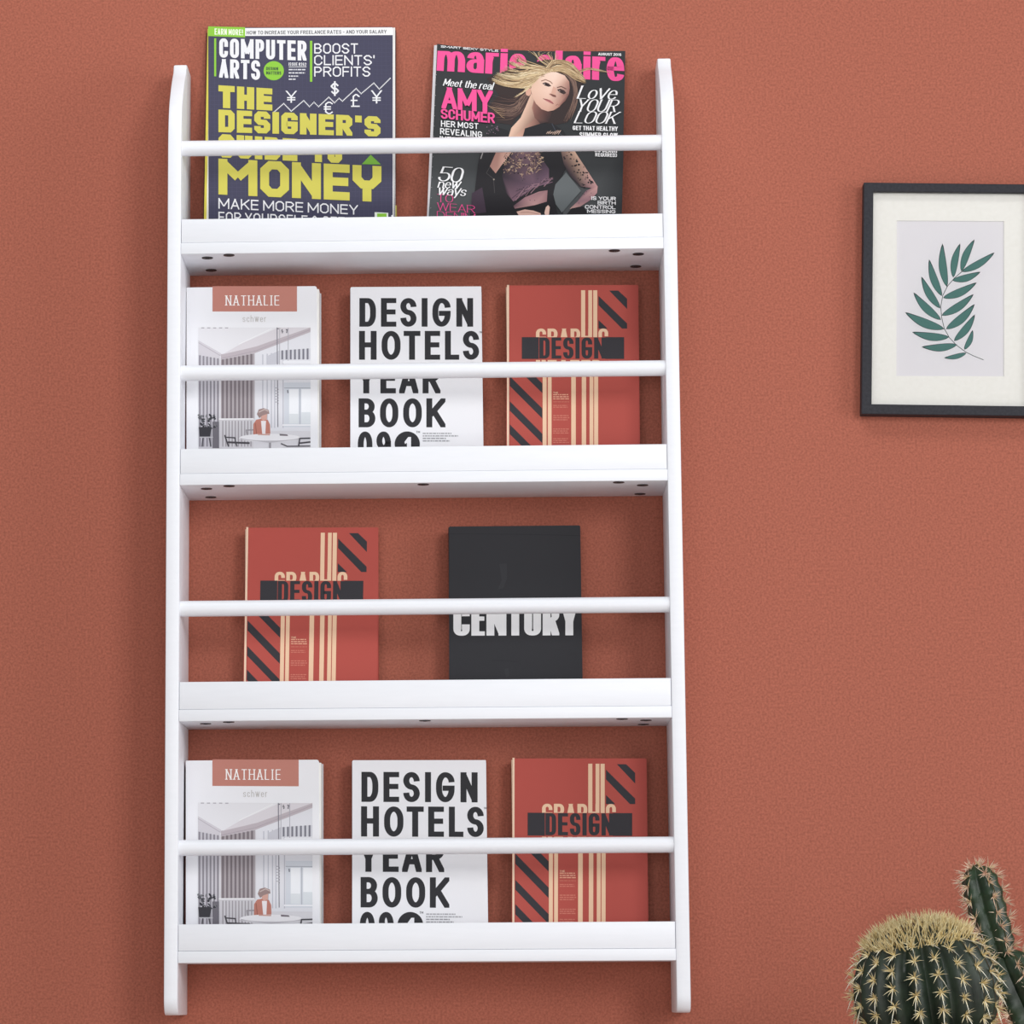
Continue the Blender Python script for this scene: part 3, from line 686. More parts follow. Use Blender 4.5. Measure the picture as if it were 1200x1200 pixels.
# --- navy magazine
def art_navy():
    a = Art(); YL, WH, GN, NV = (206, 198, 88), (232, 232, 236), (140, 198, 62), (66, 65, 88)
    for q in range(42): a.rect(246 + q * 5.15, 45, 246.5 + q * 5.15, 300, (73, 72, 96))
    for q in range(46): a.rect(245, 46 + q * 5.1, 461, 46.5 + q * 5.1, (73, 72, 96))
    a.up()
    a.poly([(244, 31), (287.3, 32), (287.3, 44), (243.6, 42.3)], GN); a.poly([(287.3, 33), (460, 32.2), (461.3, 41.2), (287.3, 42.2)], (238, 238, 240))
    a.rect(460.2, 33, 461.6, 300, (226, 224, 224))
    a.up()
    a.text('EARN MORE!', ((251.5, 40.6), (284.8, 41.6), (284.8, 34.8), (251.5, 33.4)), (236, 246, 220), Style(.17, .15, .45, .22, 4, gap=.1, space=.4))
    a.text('HOW TO INCREASE YOUR FREELANCE RATES - AND YOUR SALARY', ((289, 40.6), (453, 39.3), (453, 35), (289, 36.2)), (92, 92, 96), TINY)
    a.poly([(251, 45), (253.4, 45), (253.4, 89.7), (251, 89.5)], GN); a.poly([(363.2, 48), (366, 48), (366, 96), (363.2, 96)], GN)
    a.text('COMPUTER', ((257, 67.5), (359.2, 71.3), (359.2, 48), (257, 45)), WH, Style(.19, .17, .45, .2, 6, gap=.1, wide={'M': 1.7}))
    a.text('ARTS', ((256.8, 91), (304.8, 94), (304.8, 71), (257, 69.2)), WH, Style(.19, .17, .45, .2, 6, gap=.09))
    a.ellipse(320.8, 83, 11.9, 11.2, GN, 36); a.up()
    a.tb('DESIGN', 312, 326, 78.6, 82.3, (60, 80, 60), TINYB, .3); a.tb('MATTERS', 312, 329.5, 83.6, 87.4, (60, 80, 60), TINYB, .3)
    a.tb('ISSUE #262', 338.3, 359, 73.4, 77.2, WH, TINY, .3); a.rect(338.3, 78.3, 359, 79, WH)
    a.greek(338.3, 358.5, 80.4, 83.6, 1, (214, 214, 222), 2, .02); a.greek(338.3, 357.5, 84.2, 87.4, 1, (214, 214, 222), 3, .02)
    a.greek(338.3, 350, 88, 91.2, 1, (214, 214, 222), 4, .02); a.greek(338.3, 346.5, 91.6, 94.8, 1, (214, 214, 222), 5, .02)
    a.tb('BOOST', 368.2, 419.5, 51, 63, WH, PIXT); a.tb("CLIENTS'", 368.2, 439, 64.8, 76.6, WH, PIXT); a.tb('PROFITS', 368.2, 434, 78.2, 90, WH, PIXT)
    k = lambda x, y: (180 + x / 3.75, 10 + y / 3.75)
    ch = [(530, 455), (572, 418), (605, 452), (660, 405), (685, 432), (705, 412), (725, 432), (770, 390), (795, 415), (815, 395), (830, 408), (890, 352), (912, 375), (968, 328), (992, 355), (1044, 303)]
    pts = [k(*p) for p in ch]
    for p, q in zip(pts, pts[1:]):                       # a dotted line of small squares
        n = max(2, int(math.dist(p, q) / 1.55))
        for j in range(n):
            x, y = p[0] + (q[0] - p[0]) * j / n, p[1] + (q[1] - p[1]) * j / n
            a.rect(x - .62, y - .62, x + .62, y + .62, WH)
    SY_ = Style(.12, .1, .3, .16, 1)
    for c_, x0, x1, y0, y1 in (('¥', 582, 628, 362, 415), ('$', 778, 815, 320, 385), ('€', 748, 790, 410, 465), ('£', 866, 906, 376, 433), ('¥', 957, 1003, 360, 418)):
        p, q = k(x0, y0), k(x1, y1); a.letter(c_, p[0], q[0], p[1], q[1], WH, SY_)
    a.text('THE', ((256, 126.4), (319.2, 129.8), (319.2, 104), (256, 100)), YL, PIXB)
    a.text("DESIGNER'S", ((256, 155), (446, 160.2), (446, 136.8), (256, 128.5)), YL, Style(.31, .24, .2, .14, 1, gap=.1, wide={"'": .12}))
    a.text('GUIDE', ((256, 184.5), (348.5, 189), (348.5, 163), (256, 157)), YL, PIXB); a.text('TO', ((365, 189.6), (401, 191.4), (401, 166.5), (365, 164)), YL, PIXB)
    a.text('\u039cONE\u03a5', ((256, 228), (447, 237), (447, 195), (256, 186)), YL, Style(.25, .23, .28, .2, 1, gap=.08, wide={'\u039c': 1.5, 'E': .85}))
    a.text('MAKE MORE MONEY', ((256, 244.6), (419.5, 251.8), (419.5, 240.5), (256, 232.2)), WH, PIXT)
    a.text('FOR YOURSELF & GET', ((256, 260.5), (404, 266), (404, 254.6), (256, 248.2)), WH, PIXT)
    a.poly([(434.4, 181.5), (446.4, 193), (424, 192.6)], (112, 166, 56))
    a.poly([(439, 248.8), (455, 249.6), (455, 262), (439, 262)], (230, 236, 226)); a.up(); a.rect(442, 250.3, 453, 256, GN); a.ellipse(460, 253.5, 1.6, 1.6, WH, 10)
    return a
NM = Book('magazine', 'navy magazine headlined in yellow pixel capitals with a green corner tab', 'magazine', 'magazines on the top shelf', 0, 244, 461.5, 32, .006, .05)
NM.cover([(244, 30.8), (300, 32.2), (380, 32), (459, 31.6), (461.4, 33), (461.8, 160), (463, 300), (244.5, 300)], (66, 65, 88), art_navy(), M_GLOSSY, .0004)
h, w = NM.H, NM.w / 2
NM.slab('page_block', -w - .0003, w + .0016, -.0054, -.0006, .001, h - .0018, M_PAGES, .0002)
NM.slab('spine', -w - .0026, -w + .0004, -.0058, -.0004, .001, h - .0005, M_YELLOW, .0002)
NM.slab('back_cover', -w - .0045, w + .0028, -.0005, 0, 0, h - .003, M_BURG, .0001)
NM.slab('back_flap', w - .01, w + .0034, -.0011, -.00055, 0, .062, M_OLIVE, .0001)

# --- black magazine with a pink masthead
def art_woman():
    a = Art(); PK, WH = (238, 82, 150), (240, 240, 242)
    rnd = random.Random(12)
    k = lambda x, y: (560 + x / 6, 60 + y / 6)
    def P(pts, c, cols=None): a.poly([k(*p) for p in pts], c, None, cols)
    # backdrop: grey paper, lighter low on the left and between the arm and the body
    D0, D1, D2 = (44, 46, 49), (84, 88, 90), (34, 36, 39)
    a.poly([(508, 165), (560, 165), (575, 300), (500, 300)], D1, None, [D0, D0, D1, (96, 100, 102)])
    a.poly([(560, 165), (610, 165), (610, 300), (575, 300)], D1, None, [D0, D0, D1, D1])
    a.poly([(660, 165), (731, 165), (728, 300), (660, 300)], D2, None, [D0, D2, (48, 50, 53), (92, 95, 97)])
    a.up()
    mast = Style(.27, .14, .5, .36, 8, gap=.05, space=.16, wide={'m': 1.25, 'i': .04, 'l': .04, 'r': .36, 'a': .62, 'e': .62, 'c': .6}, xh=.80)
    a.text('marie claire', ((511.6, 82.8), (731.3, 95.6), (731.6, 61.8), (513, 54.8)), PK, mast)
    a.up()
    # dark hair mass behind the head
    P([(60, 190), (190, 140), (320, 100), (470, 60), (610, 60), (705, 130), (750, 215), (700, 290), (690, 420), (630, 500), (520, 525), (440, 490), (380, 380), (300, 420), (240, 520), (120, 500), (140, 420), (80, 385), (150, 310)], (52, 40, 40))
    a.up()
    def strands(guides, n, cols, w=(2.5, 6), spread=14):
        for _ in range(n):
            i = rnd.randrange(len(guides) - 1); f = rnd.random()
            g = [(p[0] * (1 - f) + q[0] * f + rnd.uniform(-spread, spread), p[1] * (1 - f) + q[1] * f + rnd.uniform(-spread, spread)) for p, q in zip(guides[i], guides[i + 1])]
            a.ribbon([k(*p) for p in g], rnd.uniform(*w) / 6 * .8, .15, rnd.choice(cols), 10, rnd.uniform(*w) / 6)
    BL = [(214, 190, 150), (196, 168, 128), (176, 146, 110), (226, 206, 172), (150, 122, 92)]
    BR = [(84, 62, 58), (104, 80, 72), (66, 48, 48), (126, 100, 88)]
    strands([[(380, 230), (310, 300), (230, 330), (100, 300)], [(370, 260), (320, 340), (250, 420), (90, 395)], [(365, 290), (330, 380), (260, 460), (120, 480)]], 46, BR, (3, 8))
    strands([[(560, 110), (660, 200), (690, 330), (650, 470)], [(600, 130), (680, 230), (680, 350), (600, 500)]], 34, BR, (4, 9))
    a.up()
    # neck and throat
    S1, S2, S3 = (226, 188, 166), (188, 142, 126), (104, 70, 64)
    P([(375, 300), (345, 370), (300, 470), (235, 540), (205, 640), (330, 640), (330, 545), (440, 512), (450, 430)], S2, [S1, S1, S1, S1, S1, (206, 160, 142), S2, S3, S3]); a.up()
    P([(395, 345), (460, 410), (520, 430), (500, 500), (440, 512), (400, 470), (380, 400)], S3, [(150, 106, 96), (96, 62, 58), (66, 46, 46), (52, 40, 42), (62, 46, 46), (120, 82, 74), (170, 124, 110)])
    P([(335, 285), (348, 262), (372, 262), (375, 300), (360, 318), (340, 310)], (214, 166, 146)); a.up()
    # face
    face = [(392, 205), (430, 165), (480, 145), (550, 148), (610, 172), (642, 215), (646, 262), (640, 305), (615, 350), (585, 378), (572, 394), (532, 418), (492, 425), (448, 410), (408, 370), (382, 320), (372, 268)]
    fc = [S1, (232, 200, 180), (238, 208, 190), (240, 212, 196), (226, 190, 172), (176, 130, 116), (150, 106, 98), (142, 98, 90), (156, 108, 98), (168, 120, 108), (176, 128, 114), (196, 148, 130), (210, 164, 146), (214, 168, 150), (218, 176, 156), (222, 182, 162), (226, 188, 166)]
    ctr = (500, 285)
    for i in range(len(face)):
        j = (i + 1) % len(face)
        P([ctr, face[i], face[j]], S1, [(236, 200, 182), fc[i], fc[j]])
    a.up()
    LN = lambda pts, w, c: a.line([k(*p) for p in pts], w / 6, c)
    P([(452, 228), (475, 220), (498, 228), (516, 246), (498, 252), (472, 244)], (64, 44, 44)); P([(556, 272), (580, 266), (606, 276), (622, 296), (604, 306), (576, 292)], (64, 46, 46))
    LN([(446, 212), (476, 202), (510, 216), (524, 232)], 6, (150, 108, 90)); LN([(556, 258), (586, 250), (622, 268)], 7, (110, 76, 66))
    P([(530, 250), (552, 262), (548, 300), (552, 318), (528, 322), (498, 306), (516, 296)], (212, 166, 148)); P([(500, 300), (522, 304), (548, 312), (550, 326), (528, 322)], (120, 76, 70))
    P([(458, 334), (482, 338), (506, 344), (530, 362), (528, 374), (500, 362), (474, 348)], (188, 116, 116)); LN([(458, 336), (490, 345), (532, 372)], 4, (120, 66, 66)); LN([(548, 384), (562, 374), (572, 384)], 4, (150, 104, 94))
    P([(590, 310), (640, 300), (615, 350), (586, 376), (560, 390), (580, 350)], (132, 90, 84), [(176, 130, 116), (120, 82, 78), (126, 86, 80), (140, 98, 90), (170, 124, 110), (190, 144, 128)])
    a.up(); a.ellipse(*k(484, 238), .9, .8, (30, 24, 26), 10); a.ellipse(*k(592, 288), .9, .8, (30, 24, 26), 10); a.ellipse(*k(468, 234), .6, .4, (226, 214, 208), 8); a.ellipse(*k(574, 282), .6, .4, (206, 190, 184), 8)
    # blonde hair swept over the top and blown out to both sides
    strands([[(520, 130), (420, 100), (330, 60), (290, 8)], [(500, 140), (400, 140), (280, 170), (150, 150)], [(430, 180), (340, 220), (220, 240), (95, 195)], [(400, 210), (350, 250), (250, 250), (140, 235)]], 110, BL, (2.5, 6))
    strands([[(480, 150), (520, 90), (600, 80), (680, 120)], [(470, 140), (540, 70), (650, 90), (745, 190)], [(540, 140), (620, 150), (690, 200), (755, 225)]], 90, BL, (3, 7), 9)
    strands([[(480, 110), (420, 60), (400, 30), (330, 4)], [(520, 95), (470, 50), (430, 20), (470, 8)], [(540, 90), (560, 50), (570, 28), (555, 10)]], 16, BL, (2, 4), 8)
    strands([[(690, 140), (760, 120), (820, 122), (900, 140)], [(700, 160), (780, 130), (850, 140), (940, 155)]], 7, BL, (2, 3.5), 6)
    strands([[(380, 200), (340, 260), (300, 300), (250, 330)], [(395, 200), (372, 250), (355, 270), (330, 285)]], 14, BL[1:], (2.5, 5), 5)
    P([(470, 90), (500, 70), (545, 82), (530, 110), (498, 122)], (74, 56, 50))
    for q in range(5): a.ribbon([k(60 + q * 20, 380 + q * 14), k(110 + q * 15, 400 + q * 16), k(190, 410 + q * 16)], .2, .2, (170, 140, 112), 8, .6)
    a.up()
    # jacket and sheer lace blouse
    P([(60, 600), (150, 540), (215, 560), (205, 640), (60, 640)], (34, 34, 38)); P([(320, 590), (332, 545), (440, 512), (520, 508), (600, 560), (650, 640), (300, 640)], (32, 32, 37))
    LN([(520, 510), (545, 560), (600, 600)], 6, (62, 66, 76))
    P([(20, 700), (130, 640), (620, 640), (660, 760), (600, 860), (545, 940), (530, 1030), (570, 1180), (-62, 1180), (-20, 980), (0, 800)], (30, 28, 33)); a.up()
    P([(160, 640), (235, 640), (330, 640), (240, 710), (170, 800), (125, 862), (84, 812)], (206, 164, 148), [(150, 110, 100), (196, 152, 138), (206, 164, 148), (212, 172, 156), (206, 162, 148), (186, 140, 128), (176, 130, 120)])
    P([(240, 720), (330, 690), (420, 690), (450, 760), (500, 830), (500, 930), (400, 960), (250, 1060), (200, 1000), (170, 880), (190, 800)], (80, 60, 76), [(70, 54, 66), (112, 86, 96), (130, 100, 106), (60, 46, 56), (92, 70, 88), (120, 92, 106), (100, 76, 92), (120, 90, 104), (40, 34, 42), (44, 36, 46), (56, 44, 56)])
    P([(250, 1090), (330, 1030), (430, 990), (490, 980), (485, 1060), (400, 1085), (260, 1110)], (168, 126, 128), [(90, 66, 78), (150, 112, 118), (176, 134, 134), (140, 104, 108), (150, 110, 114), (190, 148, 146), (140, 104, 108)])
    P([(-40, 1000), (30, 960), (60, 1140), (-50, 1150)], (62, 48, 62)); a.up()
    for q in range(26):
        x = rnd.uniform(230, 470); LN([(x, 1060 - .45 * (x - 230) + rnd.uniform(-60, 10)), (x + 60, 1030 - .45 * (x - 230) + rnd.uniform(-60, 0))], rnd.uniform(2, 5), rnd.choice([(120, 92, 108), (58, 46, 58), (146, 112, 122)]))
    LACE = [(186, 154, 128), (160, 128, 110), (206, 178, 150), (120, 94, 88)]
    for q in range(150):
        t = rnd.random(); x = 180 + 260 * t + rnd.uniform(-20, 20); y = rnd.uniform(700, 880 - 60 * abs(t - .5))
        a.ribbon([k(x, y), k(x + rnd.uniform(-16, 16), y + rnd.uniform(-12, 12)), k(x + rnd.uniform(-26, 26), y + rnd.uniform(-22, 22))], .25, .2, rnd.choice(LACE), 4, rnd.uniform(.5, 1.0))
    for q in range(24): a.ellipse(*k(rnd.uniform(190, 430), rnd.uniform(720, 870)), .9, .9, (30, 24, 30), 8)
    for q in range(30): a.ellipse(*k(rnd.uniform(260, 490), rnd.uniform(900, 1080)), .5, .5, (44, 34, 42), 6)
    LN([(40, 700), (20, 760)], 7, (150, 146, 146)); LN([(85, 815), (60, 860), (110, 900), (118, 1000)], 4, (70, 66, 68)); a.ellipse(*k(112, 905), 1, 1, (150, 140, 130), 8)
    # the light gap and the arm
    P([(620, 856), (725, 985), (590, 1138), (548, 1080), (530, 1010), (545, 940)], (98, 103, 105)); a.up()
    SK = (198, 160, 140)
    P([(575, 640), (640, 640), (690, 720), (765, 835), (842, 955), (800, 965), (720, 955), (650, 880), (605, 800), (585, 710)], SK, [(150, 120, 108), (190, 154, 134), (206, 170, 148), (196, 152, 144), (186, 142, 142), (150, 112, 118), (52, 42, 48), (56, 44, 50), (64, 50, 56), (120, 94, 88)])
    P([(842, 955), (838, 1000), (790, 1050), (720, 1095), (645, 1112), (700, 1060), (760, 985), (800, 965)], SK, [(190, 146, 142), (176, 134, 138), (150, 114, 122), (176, 136, 134), (196, 156, 148), (140, 108, 116), (120, 90, 100), (160, 122, 124)])
    a.up()
    for q in range(46):
        t = rnd.random(); s_ = rnd.uniform(-.5, .5); a.ellipse(*k(625 + 165 * t + s_ * 70, 720 + 230 * t - s_ * 40), rnd.uniform(.4, 1.6), rnd.uniform(.4, 1.3), (38, 30, 36), 8)
    for q in range(8): a.ellipse(*k(rnd.uniform(700, 820), rnd.uniform(985, 1080)), .5, .5, (60, 46, 54), 6)
    P([(660, 1108), (740, 1095), (800, 1180), (600, 1180)], (30, 29, 33))
    P([(-40, 1148), (230, 1118), (470, 1078), (500, 1150), (500, 1180), (-40, 1180)], (28, 27, 30)); a.up()
    P([(272, 1132), (330, 1116), (390, 1124), (440, 1142), (450, 1180), (300, 1180)], (214, 174, 160)); P([(468, 1140), (478, 1100), (494, 1086), (506, 1100), (500, 1150), (480, 1180)], (226, 190, 176)); LN([(300, 1138), (360, 1136), (430, 1150)], 4, (170, 124, 116))
    for q in range(20): a.ellipse(*k(rnd.uniform(60, 150), rnd.uniform(525, 590)), .6, .5, rnd.choice([(150, 120, 140), (110, 86, 104)]), 6)
    for q in range(16): a.ribbon([k(480 + q * 6, 585 + rnd.uniform(-8, 8)), k(495 + q * 6, 565 + rnd.uniform(-8, 8))], .3, .3, (206, 176, 160), 3, .6)
    a.up()
    # words
    a.text('Meet the real', ((519.5, 101), (577.5, 106.3), (578.5, 97.3), (520.5, 92.8)), WH, Style(.16, .06, .5, .34, 7, serif=.08, shear=.22, gap=.06, space=.45))
    a.text('AMY', ((517.5, 127.5), (577.5, 132.8), (577.5, 107.2), (517.5, 102.4)), PK, Style(.22, .15, gap=.02))
    a.text('SCHUMER', ((516.6, 139.6), (579.8, 145.2), (579.8, 133), (516.6, 127.8)), PK, Style(.21, .16, .5, .28, 6, gap=.06))
    a.text('HER MOST', ((516.8, 149), (560.5, 152), (560.5, 145.2), (516.8, 141.7)), WH, TINY); a.text('REVEALING', ((515.8, 158), (565, 161.8), (565, 154.8), (515.8, 150.6)), WH, TINY); a.text('INTERVIEW', ((515.4, 167.5), (564, 171), (564, 164.2), (515.4, 160)), WH, TINY)
    a.text('Love', ((676.5, 116.3), (722, 117.3), (725, 102), (679, 101)), WH, ITAL); a.text('YOUR', ((675, 131.4), (722, 132), (725.5, 117.6), (677, 117)), WH, ITAL); a.text('LOOK', ((673, 145), (722, 145.8), (725.5, 131.8), (676, 131)), WH, ITAL)
    a.text('GET THAT HEALTHY', ((671, 153), (723.7, 154.4), (724, 149), (671, 148)), WH, TINYB); a.text('SUMMER GLOW', ((679, 161.5), (723.7, 162.4), (723.7, 156.6), (679, 155.6)), WH, TINYB)
    a.text('NO BEACH', ((697, 179), (723, 179.8), (723, 174.6), (697, 173.8)), WH, TINYB); a.text('REQUIRED)', ((697.5, 184), (723, 184.8), (723, 180.4), (697.5, 179.8)), WH, TINYB)
    a.text('50', ((513, 212.5), (541, 215), (543.5, 197.5), (516, 195.5)), WH, Style(.15, .05, .5, .34, 8, shear=.14, gap=.02))
    a.text('new', ((513, 220.5), (538.5, 222), (540, 212), (514, 210.5)), WH, Style(.17, .06, .5, .34, 6, serif=.06, shear=.2, gap=.05)); a.text('ways', ((513, 229), (546, 230.5), (547, 220), (514, 219)), WH, Style(.17, .06, .5, .34, 6, serif=.06, shear=.2, gap=.05))
    a.text('TO', ((512.5, 237.4), (531, 238), (531, 229), (512.5, 228)), PK, SERIF); a.text('WEAR', ((512.3, 247), (556.5, 250.5), (556.5, 241.5), (512.3, 238)), PK, SERIF); a.text('DENIM', ((512, 257), (557, 260.5), (557, 251.5), (512, 248)), PK, SERIF)
    a.text('IS YOUR', ((693, 235), (721.7, 235.7), (721.7, 231.4), (693, 230.6)), WH, TINYB); a.text('BIRTH', ((700.3, 240.2), (721.5, 240.7), (721.5, 236.6), (700.3, 236)), WH, TINYB); a.text('CONTROL', ((685.5, 245.2), (721.3, 245.8), (721.3, 241.5), (685.5, 240.8)), WH, TINYB)
    a.text('MESSING', ((688, 250.2), (721.2, 250.6), (721.2, 246.6), (688, 246)), WH, TINYB)
    a.text('AUGUST 2016', ((701, 65.6), (728, 66.3), (728, 63.2), (701, 62.5)), WH, TINYB); a.text('SMART SEXY STYLE', ((516.5, 56.5), (584, 61.6), (584, 59), (516.5, 53.8)), WH, TINYB)
    for q in range(14): a.rect(511 - q * .5, 88 + q * 12, 511.6 - q * .5, 88.8 + q * 12, (170, 170, 172))
    return a
WM = Book('magazine', 'glossy black magazine with hot pink masthead and a blonde woman in black lace', 'magazine', 'magazines on the top shelf', 0, 509, 731, 57, .007, .05)
WM.cover([(512.3, 51.4), (540, 55), (580, 58), (640, 60), (700, 60), (732.8, 59.6), (732, 100), (729.5, 200), (728, 300), (500.6, 300), (503.4, 250)], (46, 48, 51), art_woman(), M_GLOSSY, .0004)
o1, o2 = WM.local(511.2, 52.5), WM.local(501.2, 290)
bm = bmesh.new()                                 # page block follows the slanted fore-edge
om = WM.local(590, 61)
pts = [(o2[0] - .0008, .001), (o1[0] - .0006, o1[1]), (om[0], om[1]), (WM.local(731, 62)[0], o1[1] - .014), (WM.local(726, 290)[0], .001)]
va = [bm.verts.new((x, -.0065, z)) for x, z in pts]; vb = [bm.verts.new((x, -.0008, z)) for x, z in pts]
bm.faces.new(va); bm.faces.new(vb[::-1])
for i in range(5): bm.faces.new((va[i], vb[i], vb[(i + 1) % 5], va[(i + 1) % 5]))
bmesh.ops.recalc_face_normals(bm, faces=bm.faces)
obj('page_block', bm, M_PAGES, WM.root)
bm = bmesh.new()
pts = [(o2[0] - .0026, 0), (o1[0] - .0026, o1[1] - .0005), (o1[0] + .0006, o1[1] - .0005), (o2[0] + .0004, 0)]
va = [bm.verts.new((x, -.0068, z)) for x, z in pts]; vb = [bm.verts.new((x, -.0002, z)) for x, z in pts]
bm.faces.new(va); bm.faces.new(vb[::-1])
for i in range(4): bm.faces.new((va[i], vb[i], vb[(i + 1) % 4], va[(i + 1) % 4]))
bmesh.ops.recalc_face_normals(bm, faces=bm.faces)
obj('spine', bm, M_GREYPAPER, WM.root)
bm = bmesh.new()
pts = [(o2[0], 0), (o1[0], o1[1] - .003), (WM.local(730, 62)[0], o1[1] - .016), (WM.local(725.5, 290)[0], 0)]
va = [bm.verts.new((x, -.0007, z)) for x, z in pts]; vb = [bm.verts.new((x, 0, z)) for x, z in pts]
bm.faces.new(va); bm.faces.new(vb[::-1])
for i in range(4): bm.faces.new((va[i], vb[i], vb[(i + 1) % 4], va[(i + 1) % 4]))
bmesh.ops.recalc_face_normals(bm, faces=bm.faces)
obj('back_cover', bm, M_BOOKBLACK, WM.root)

# ---------------------------------------------------------------- framed leaf print
FY = -0.020
pic = thing('framed_print', 'black-framed green leaf print in a white mat behind glass, hung on terracotta wall', 'picture', tuple(at(1115, 350, 0)))
PO = pic.location
def fl(px, py, Y=FY):
    P = at(px, py, Y) - PO; return (P.x, P.z)
def quad_slab(bm, q, y0, y1):
    va = [bm.verts.new((x, y0, z)) for x, z in q]; vb = [bm.verts.new((x, y1, z)) for x, z in q]
    n = len(q); bm.faces.new(va); bm.faces.new(vb[::-1])
    for i in range(n): bm.faces.new((va[i], vb[i], vb[(i + 1) % n], va[(i + 1) % n]))
outer = [fl(1012.5, 213.8), fl(1220, 216.2), fl(1219.5, 487.6), fl(1009.5, 485)]
inner = [fl(1023.6, 224.3), fl(1208, 226), fl(1207, 476), fl(1021.5, 473.5)]
bm = bmesh.new()
for y, sgn in ((FY, 1),):
    vo = [bm.verts.new((x, FY, z)) for x, z in outer]; vi = [bm.verts.new((x, FY, z)) for x, z in inner]
    wo = [bm.verts.new((x, -.002, z)) for x, z in outer]; wi = [bm.verts.new((x, -.002, z)) for x, z in inner]
    for i in range(4):
        j = (i + 1) % 4
        bm.faces.new((vo[i], vo[j], vi[j], vi[i])); bm.faces.new((wo[i], wi[i], wi[j], wo[j]))
        bm.faces.new((vo[i], wo[i], wo[j], vo[j])); bm.faces.new((vi[i], vi[j], wi[j], wi[i]))
bmesh.ops.recalc_face_normals(bm, faces=bm.faces)
bmesh.ops.bevel(bm, geom=[e for e in bm.edges if all(abs(v.co.y - FY) < 1e-6 for v in e.verts)], offset=.0008, segments=2, profile=.5, affect='EDGES')
obj('frame', bm, M_FRAME, pic)
# mat with a window cut in it
win = [fl(1051, 258.5, -.0105), fl(1176.5, 259.2, -.0105), fl(1176.5, 441, -.0105), fl(1050.5, 440.5, -.0105)]
bm = bmesh.new()
def ring(bm, o_, i_, y0, y1):
    A = [bm.verts.new((x, y0, z)) for x, z in o_]; B = [bm.verts.new((x, y0, z)) for x, z in i_]; D = [bm.verts.new((x, y1, z)) for x, z in i_]
    for i in range(4):
        j = (i + 1) % 4
        bm.faces.new((A[i], A[j], B[j], B[i])); bm.faces.new((B[i], B[j], D[j], D[i]))
inn = [(x * 1.004, z * 1.002) for x, z in inner]
ring(bm, inn, win, -.0105, -.0091)
bmesh.ops.recalc_face_normals(bm, faces=bm.faces)
o = obj('mat', bm, M_MAT, pic)
if sum(p.normal.y * p.area for p in o.data.polygons) > 0: o.data.flip_normals()
# the print: leaf drawing
def leaf_print():
    bm = bmesh.new(); L = bm.loops.layers.float_color.new('ink')
    yb = -.0090
    def F(pts, c, lay):
        P = [fl(x, y, yb) for x, y in pts]
        A = sum(P[i][0] * P[(i + 1) % len(P)][1] - P[(i + 1) % len(P)][0] * P[i][1] for i in range(len(P)))
        if A < 0: P = P[::-1]
        f = bm.faces.new([bm.verts.new((x, yb - .0001 * lay, z)) for x, z in P])
        for l in f.loops: l[L] = lin(c)
    F([(1047, 254), (1181, 254), (1181, 445), (1046, 445)], (234, 231, 235), 0)
    k = lambda x, y: (980 + x / 3.871, 190 + y / 3.871)
    stem = [(668, 897), (625, 880), (588, 862), (545, 830), (512, 795), (490, 755), (478, 705), (474, 655), (483, 605), (505, 562), (537, 525), (572, 495)]
    for q in stroke_quads([k(*p) for p in stem], False, .75, .75): F(q, (58, 72, 70), 1)
    leaves = [((568, 498), (718, 410), 15, 1), ((567, 496), (627, 351), 15, -1), ((530, 524), (562, 369), 15, -1), ((526, 536), (654, 498), 15, 1), ((502, 566), (482, 369), 17, -1),
              ((484, 616), (637, 546), 17, 1), ((479, 608), (421, 441), 16, -1), ((478, 696), (623, 599), 17, 1), ((472, 664), (386, 519), 16, -1), ((498, 758), (628, 644), 18, 1),
              ((475, 716), (350, 591), 17, -1), ((534, 812), (629, 691), 16, 1), ((490, 757), (312, 681), 19, -1), ((581, 851), (619, 762), 11, 1), ((512, 794), (344, 771), 17, -1), ((548, 828), (387, 838), 16, -1), ((590, 866), (489, 888), 10, -1)]
    for b0, b1, wd, sd in leaves:
        dx, dy = b1[0] - b0[0], b1[1] - b0[1]; Ln = math.hypot(dx, dy); nx, ny = -dy / Ln, dx / Ln
        for lay, grow, c in ((2, 1.5, (34, 50, 50)), (3, 0, (78, 122, 116))):
            up_, dn = [], []
            for i in range(15):
                t = i / 14; prof_ = math.sin(math.pi * t ** .85) ** .9 * wd + (grow if 0 < i < 14 else 0)
                if lay == 3: t = .02 + t * .93
                bow = math.sin(math.pi * t) * wd * .55 * (-1 if sd > 0 else 1) * -1
                cx_, cy_ = b0[0] + dx * t + nx * bow, b0[1] + dy * t + ny * bow
                up_.append(k(cx_ + nx * prof_, cy_ + ny * prof_)); dn.append(k(cx_ - nx * prof_, cy_ - ny * prof_))
            F(up_ + dn[::-1][1:-1], c, lay)
    return obj('leaf_picture', bm, M_MATTE, pic)
leaf_print()
bm = bmesh.new(); quad_slab(bm, [(x * .999, z * .999) for x, z in inner], -.0135, -.0117); bmesh.ops.recalc_face_normals(bm, faces=bm.faces)
obj('glass_pane', bm, M_GLASS, pic)
bm = bmesh.new(); quad_slab(bm, [(x * .999, z * .999) for x, z in inner], -.0087, -.003); bmesh.ops.recalc_face_normals(bm, faces=bm.faces)
obj('backing_board', bm, M_GREYPAPER, pic)

